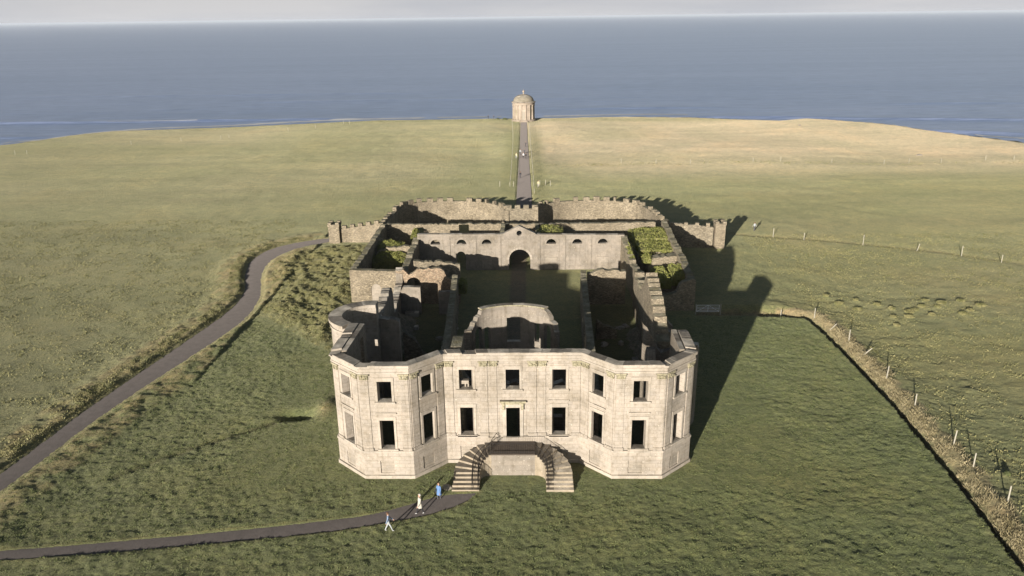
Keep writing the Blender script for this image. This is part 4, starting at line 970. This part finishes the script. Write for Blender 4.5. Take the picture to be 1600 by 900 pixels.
for i in range(16):
    a = R(-90+11.25+22.5*i); x0, y0 = 4.08*math.cos(a), 4.08*math.sin(a)
    mb = MB(); mb.lathe([(.36, .6), (.36, .72), (.29, .8), (.27, 3.5), (.24, 5.55), (.33, 5.7), (.37, 6.0), (.37, 6.14)], x0, y0, 12); tp(mb, 'column', 'temple')
mb = MB()
mb.box(-.85, .85, -4.12, -3.6, .6, 4.2); mb.box(-1.0, 1.0, -4.25, -3.6, 4.2, 4.45); ds_ = tp(mb, 'door_surround', 'trim')
M['tdoor'] = plain('temple_door', (.30, .27, .22), .8, .2, 2)
mb = MB(); mb.box(-.55, .55, -4.16, -3.9, .62, 3.7); tp(mb, 'door', 'tdoor', par=ds_)
for k, a in enumerate((-52, -128, -14, -166)):
    mb = MB(); c_, s_ = math.cos(R(a)), math.sin(R(a)); q = lambda u, d, z: (d*c_-u*s_, d*s_+u*c_, z)
    mb.hexa([q(-.42, 3.9, 2.2), q(-.42, 4.06, 2.2), q(.42, 4.06, 2.2), q(.42, 3.9, 2.2)], [q(-.42, 3.9, 4.4), q(-.42, 4.06, 4.4), q(.42, 4.06, 4.4), q(.42, 3.9, 4.4)]); tp(mb, 'niche_panel', 'carved')
mb = MB()
for i in range(4): mb.box(-1.3-.16*i, 1.3+.16*i, -5.0-.35*i, -4.6, -.3, .6-.15*(i+1)+.05)
tp(mb, 'entrance_steps', 'temple')

# ------------------------------------------------------------------ gate, posts, fences
gt_ = empty('field_gate', (23.95, 96.9, 0), label='pale five-bar metal field gate beside the right wing', cat='gate')
mb = MB()
for z in (.25, .45, .66, .9, 1.18): mb.tube([(.1, 0, z), (3.1, 0, z)], .032, 6)
for x in (.1, 3.1, 1.6): mb.tube([(x, 0, .22), (x, 0, 1.2)], .035, 6)
mb.tube([(.1, 0, .25), (1.6, 0, 1.18)], .025, 5); mb.tube([(3.1, 0, .25), (1.6, 0, 1.18)], .025, 5)
mb.build('gate_leaf', M['gate'], gt_)
for x in (-.02, 3.3):
    mb = MB(); mb.tube([(x, 0, -.2), (x, 0, 1.35)], .08, 8); mb.build('gate_post', M['post'], gt_)
mb = MB()
prof = [(.0, 0), (.075, 0), (.07, 1.25), (.045, 1.33), (0, 1.34)]
mb.lathe([(.06, -.3), (.058, 1.22), (.04, 1.3), (0, 1.31)], 0, 0, 8)
post0 = mb.build('fence_post', M['post']); used = [False]
def post(x, y, h=1.3, lean=(0, 0), label='', group=''):
    o = post0 if not used[0] else copy_tree(post0); used[0] = True
    o.location = (x, y, g1(x, y)); o.scale = (1, 1, h/1.3); o.rotation_euler = (lean[0], lean[1], 0); tag(o, label, 'fence post', group)
bank = [(35.3, 96.7, 1.2, 0), (39.3, 95.4, 1.4, 0), (39.9, 91.2, 1.0, .7), (40.5, 87.0, 1.5, 0), (40.6, 82.7, 1.1, .8), (40.5, 76.6, 1.5, .05), (40.6, 70.3, 1.3, 0), (40.6, 62.8, 1.5, .05), (40.4, 59.1, 1.4, 0), (40.2, 53.7, 1.6, 0)]
ordn = ['farthest', 'second farthest', 'third farthest', 'fourth farthest', 'fifth farthest', 'fifth nearest', 'fourth nearest', 'third nearest', 'second nearest', 'nearest']
for i, (x, y, h, l) in enumerate(bank):
    post(x, y, h, (0, l), ('leaning' if l > .3 else 'upright')+' pale fence post on the dry grass bank, '+ordn[i]+' of ten', 'posts along the ditch bank')
farp = [(45.8, 135.4, 1.7), (50.4, 132.7, 1.3), (59.4, 129.3, 1.9), (66.9, 125.6, 1.3), (72.9, 122.9, 1.8), (77.1, 118.9, 1.3)]
for i, (x, y, h) in enumerate(farp):
    post(x, y-.3, h, (0, .25 if i == 3 else 0), 'thin pale post beside the faint field track, '+['leftmost', 'second from left', 'third from left', 'fourth from left', 'second from right', 'rightmost'][i]+' of six', 'posts beside the field track')
tpL = [(-2.8, 180.3), (-2.8, 197.0), (-3.0, 226.5), (-3.3, 258.3), (-4.4, 297.9)]; tpR = [(2.9, 172.5), (2.8, 196.8), (2.4, 238.0), (2.2, 286.5)]
for pts, nm, n in ((tpL, 'left', 17), (tpR, 'right', 16)):
    q = smooth_line(pts, n)
    for i, (x, y) in enumerate(q):
        post(float(x), float(y), 1.1, (0, 0), 'pale post of the fence on the %s side of the temple path' % nm, 'fence posts %s of the temple path' % nm)
    mb = MB()
    for z in (.45, .75, 1.0): mb.tube([(float(x), float(y), g1(float(x), float(y))+z) for x, y in q], .012, 4)
    tag(mb.build('wire_fence', M['wire']), 'pale wire strands of the fence on the %s side of the temple path' % nm, 'fence wire')
for i, (x, y) in enumerate([(-5.2, 180.3), (-2.0, 180), (4.3, 180.5), (5.6, 181), (6.8, 180.2)]):
    post(x, y, 1.3, (0, .1*(i % 2)), 'short post beside the gateway end of the temple path, '+['far left', 'near left', 'near right', 'middle right', 'far right'][i], 'posts at the start of the temple path')
lf = [(-163, 225), (-153, 229), (-150, 230), (-128, 250), (-115, 258), (-103, 262), (-101, 264), (-84, 276), (-76, 283), (-68, 293), (-66, 294)]
for i, (x, y) in enumerate(lf):
    post(x, y, 1.3, (0, 0), 'tiny distant fence post in the left field near the cliff edge', 'distant posts in the left field')
rf = [(27, 210), (36, 207), (45, 206), (62, 207), (70, 209), (83, 207), (96, 205), (104, 208), (112, 207), (126, 211), (133, 210)]
for i, (x, y) in enumerate(rf):
    post(x, y, 1.2, (0, 0), 'tiny distant fence post in the tan right field', 'distant posts in the right field')
x, y = scatter(30000, 5, 150, 180, 225, lambda x, y: np.exp(-((y-(207+2*vnoise(x*.03, x*0, 71)))/2.0)**2)*clump(x, y, .35, 72), 70)
blades('dry_grass', x, y, .22, .10, 'rough', 'band of tussocky dry grass crossing the far right field', .5, 70)

# white stone in the right field and rocks at the cliff edge
def rock(x, y, a, b, h, mt, label, cat='rock', seed=0):
    import bmesh
    bm = bmesh.new(); bmesh.ops.create_icosphere(bm, subdivisions=3, radius=1)
    r = random.Random(seed)
    for v in bm.verts:
        k = 1+.22*sn(v.co.x*2+v.co.z*1.7+seed, seed)+.15*sn(v.co.y*3+v.co.z*2, seed+2); v.co = Vector((v.co.x*a*k, v.co.y*b*k, v.co.z*h*k))
    me = bpy.data.meshes.new('rock'); bm.to_mesh(me); bm.free(); me.materials.append(M[mt])
    o = bpy.data.objects.new('rock', me); col.objects.link(o); o.location = (x, y, g1(x, y)+h*.3); return tag(o, label, cat)
rock(113, 221, .9, .5, .3, 'trim', 'white flat rock lying in the right field', seed=3)
rock(97, 275, .5, .4, .4, 'trim', 'small white rock near the right cliff edge', seed=4)
rock(-7.4, 306.2, .9, .5, .5, 'nettle', 'dark low rock on the cliff edge just left of the temple', seed=5)
rock(-10.2, 306.2, .6, .4, .35, 'nettle', 'small dark rock on the cliff edge, middle of the dark marks left of the temple', seed=6)
rock(-4.9, 56.1, .45, .3, .3, 'trim', 'tumbled stone at the foot of the left stair flight', seed=7).location.x = -5.65
rock(42.6, 57.9, .3, .3, .25, 'nettle', 'dark green rush tuft beyond the dry grass bank', 'plant', seed=8)

# ------------------------------------------------------------------ people
def skinmat(name, c): return plain(name, c, .8, .12, 12)
def person(x, y, h, rz, stride, cols, label, arms=(.25, -.25), coat=None, detail=True, z=None, group=None, bend=0.0):
    """cols: top, trousers, shoes, hair. One continuous skinned body; materials by height"""
    k = h/1.75; t = empty('person', (x, y, g1(x, y) if z is None else z), rz, label=label, cat='person', group=group)
    V = []; E = []; Rr = []
    def v(p, r, par=None):
        V.append((p[0]*k, p[1]*k, p[2]*k)); Rr.append(r*k)
        if par is not None: E.append((par, len(V)-1))
        return len(V)-1
    pel = v((0, 0, .94), .135); bl_ = v((0, .0+bend*.2, 1.10), .125, pel); ch = v((0, bend*.6, 1.32), .145, bl_)
    nb = v((0, bend*.9, 1.46), .07, ch); nk = v((0, bend*1.0, 1.52), .055, nb); hd = v((0, bend*1.15+.015, 1.60), .085, nk); hd2 = v((0, bend*1.2+.01, 1.69), .085, hd); v((0, bend*1.2, 1.74), .05, hd2)
    feet = []
    for sg_ in (-1, 1):
        st_ = stride*sg_
        hp = v((.09*sg_, 0, .88), .095, pel); kn = v((.10*sg_, st_*.45+.04, .50), .06, hp); an = v((.10*sg_, st_*1.0, .09), .042, kn)
        ft = v((.11*sg_, st_*1.0+.13, .045), .035, an); feet.append(st_)
        sh = v((.17*sg_, bend*.7, 1.41), .062, ch); s2 = arms[0 if sg_ < 0 else 1]
        el = v((.235*sg_, bend*.7+s2*.35, 1.14), .045, sh); wr = v((.25*sg_, bend*.7+s2*1.0+.06, .92), .032, el)
        if detail:
            pm = v((.25*sg_, bend*.7+s2*1.1+.09, .86), .034, wr)
            for f in range(4):
                b0 = v((.25*sg_+.0, bend*.7+s2*1.1+.07+.02*f, .80-.004*abs(f-1.5)), .0095, pm); v((.243*sg_, bend*.7+s2*1.1+.085+.02*f, .755+.006*abs(f-1.5)), .0085, b0)
            th_ = v((.235*sg_, bend*.7+s2*1.1+.125, .85), .011, pm); v((.23*sg_, bend*.7+s2*1.1+.135, .815), .009, th_)
        else: v((.25*sg_, bend*.7+s2*1.1+.09, .82), .03, wr)
    me = bpy.data.meshes.new('body'); me.from_pydata(V, E, []); me.update(); o = bpy.data.objects.new('body', me); col.objects.link(o)
    md = o.modifiers.new('skin', 'SKIN')
    for i, sv in enumerate(me.skin_vertices[0].data): sv.radius = (Rr[i], Rr[i]*(.8 if i in (0, 1, 2) else 1)); sv.use_root = (i == 0)
    sd = o.modifiers.new('sub', 'SUBSURF'); sd.levels = 2 if detail else 1; sd.render_levels = sd.levels
    bpy.context.view_layer.update(); dg = bpy.context.evaluated_depsgraph_get(); nm = bpy.data.meshes.new_from_object(o.evaluated_get(dg)); bpy.data.objects.remove(o)
    top, tr, shoe, hair = cols
    for mm in (top, tr, shoe, SK, hair): nm.materials.append(mm)
    for p in nm.polygons:
        c = p.center/k; p.use_smooth = True
        rx = abs(c.x)
        if c.z > 1.50: mi = 3
        elif c.z > 1.0: mi = 0
        elif rx > .19 and c.z < .90 and c.z > .7: mi = 3
        elif rx > .19 and c.z >= .9: mi = 0
        elif c.z > .11: mi = 1
        else: mi = 2
        p.material_index = mi
    b = bpy.data.objects.new('body', nm); col.objects.link(b); b.parent = t
    # hair cap, nose and ears, coat
    mb = MB(); cyh = bend*1.2
    prof = [(.0, 1.60)]
    n = 14
    for i in range(7):
        for j in range(n):
            def P(i_, j_):
                a = 2*math.pi*j_/n; e = R(-25+115*i_/7); rr_ = .108*math.cos(e); return (rr_*math.cos(a)*k, (cyh+.0+rr_*math.sin(a)*1.08-.015)*k, (1.68+.112*math.sin(e))*k)
            if math.sin(2*math.pi*(j+.5)/n) > .3 and i < 4: continue
            mb.face([P(i, j), P(i, j+1), P(i+1, j+1), P(i+1, j)])
    mb.build('hair', hair, t, True)
    if detail:
        mb = MB(); mb.tube([(0, (cyh+.09)*k, 1.65*k), (0, (cyh+.118)*k, 1.615*k)], .012*k, 6, .018*k)
        for sg_ in (-1, 1): mb.tube([(sg_*.088*k, cyh*k, 1.63*k), (sg_*.1*k, cyh*k, 1.66*k)], .014*k, 6)
        mb.build('nose_and_ears', SK, t, True)
    if coat:
        mb = MB(); n = 18; lev = [(1.47, .08, .06), (1.42, .19, .10), (1.25, .185, .135), (1.05, .17, .135), (.9, .20, .16), (coat[1], .235, .20)]
        for (z0, a0, b0), (z1, a1, b1) in zip(lev[::-1], lev[-2::-1]):
            for j in range(n):
                q = lambda zz, aa, bb, jj: ((aa*math.cos(2*math.pi*jj/n)*(1+.06*math.sin(jj*2.1)))*k, (bb*math.sin(2*math.pi*jj/n)+bend*max(0, (zz-.9))*1.2)*k, zz*k)
                mb.face([q(z0, a0, b0, j), q(z0, a0, b0, j+1), q(z1, a1, b1, j+1), q(z1, a1, b1, j)])
        mb.build('coat', coat[0], t, True)
    return t
SK = skinmat('skin', (.45, .28, .2))
CM = {n: skinmat(n, c) for n, c in dict(cloth_blue=(.20, .27, .38), cloth_pale=(.36, .39, .40), cloth_cream=(.45, .42, .36), cloth_dark=(.03, .03, .035), cloth_mid=(.09, .09, .10), cloth_white=(.6, .6, .6), cloth_royal=(.11, .20, .38), hair_brown=(.12, .07, .045), hair_grey=(.55, .52, .48), cloth_yellow=(.55, .5, .3)).items()}
person(-9.65, 50.4, 1.72, R(-78), .30, (CM['cloth_blue'], CM['cloth_pale'], CM['cloth_white'], CM['hair_brown']), 'person in light blue jacket and pale trousers striding on the grass by the path', (.3, -.25), z=-.02)
person(-7.48, 52.75, 1.85, R(120), .26, (CM['cloth_cream'], CM['cloth_dark'], CM['cloth_white'], CM['hair_grey']), 'person in long cream coat and white shoes walking on the path', (.2, -.2), (CM['cloth_cream'], .62), z=-.1)
person(-6.15, 54.75, 1.68, R(150), .08, (CM['cloth_royal'], CM['cloth_mid'], CM['cloth_pale'], CM['hair_brown']), 'person in bright blue coat standing near the foot of the stairs', (.15, .1), (CM['cloth_royal'], .6))
pp = [(-.4, 190.2, 'cloth_dark', 'cloth_mid', 'person in dark clothes walking on the temple path nearest the gateway'),
      (.25, 218.2, 'cloth_white', 'cloth_dark', 'person in white top in the group halfway along the temple path'),
      (.95, 217.4, 'cloth_dark', 'cloth_dark', 'person in black at the right of the group on the temple path'),
      (-.7, 224.2, 'cloth_pale', 'cloth_mid', 'person in pale top at the back left of the group on the temple path'),
      (.5, 224.8, 'cloth_mid', 'cloth_mid', 'person in grey clothes at the back right of the group on the temple path'),
      (-1.75, 217.6, 'cloth_yellow', 'cloth_pale', 'person in pale yellow standing on the grass left of the temple path'),
      (.9, 238.4, 'cloth_mid', 'cloth_dark', 'person in dark top farthest along the temple path'),
      (3.9, 178.2, 'cloth_yellow', 'cloth_cream', 'person in pale clothes on the grass right of the temple path start'),
      (43.3, 138.4, 'cloth_pale', 'cloth_mid', 'person in pale top standing in the field beyond the right tower'),
      (-13.9, 306.0, 'cloth_dark', 'cloth_dark', 'person in black at the cliff edge left of the temple, outermost of two'),
      (-11.7, 306.0, 'cloth_mid', 'cloth_dark', 'person in dark grey at the cliff edge left of the temple, inner of two')]
for i, (x, y, a, b, lab) in enumerate(pp):
    person(x, y, 1.72 if i < 9 else 1.5, R([20, 160, 75, 190][i % 4]), .16 if i < 8 else .06, (CM[a], CM[b], CM['cloth_dark'], CM['hair_brown']), lab, detail=False, z=(g1(x, y)+(.09 if abs(x) < 1.2 else 0)))

# ------------------------------------------------------------------ haze
HZ = True
if HZ:
    hm = bpy.data.materials.new('haze_air'); hm.use_nodes = True; nt = hm.node_tree; nt.nodes.remove(nt.nodes['Principled BSDF'])
    pv = nt.nodes.new('ShaderNodeVolumePrincipled'); pv.inputs['Color'].default_value = (.80, .88, 1.0, 1); pv.inputs['Density'].default_value = .00004; pv.inputs['Anisotropy'].default_value = 0
    nt.links.new(pv.outputs[0], nt.nodes['Material Output'].inputs['Volume'])
    mb = MB(); mb.box(-72000, 72000, -72000, 82000, -90, 46)
    hz = mb.build('haze', hm); tag(hz, kind='stuff', label='thin pale sea haze hanging over the land and water', cat='haze')
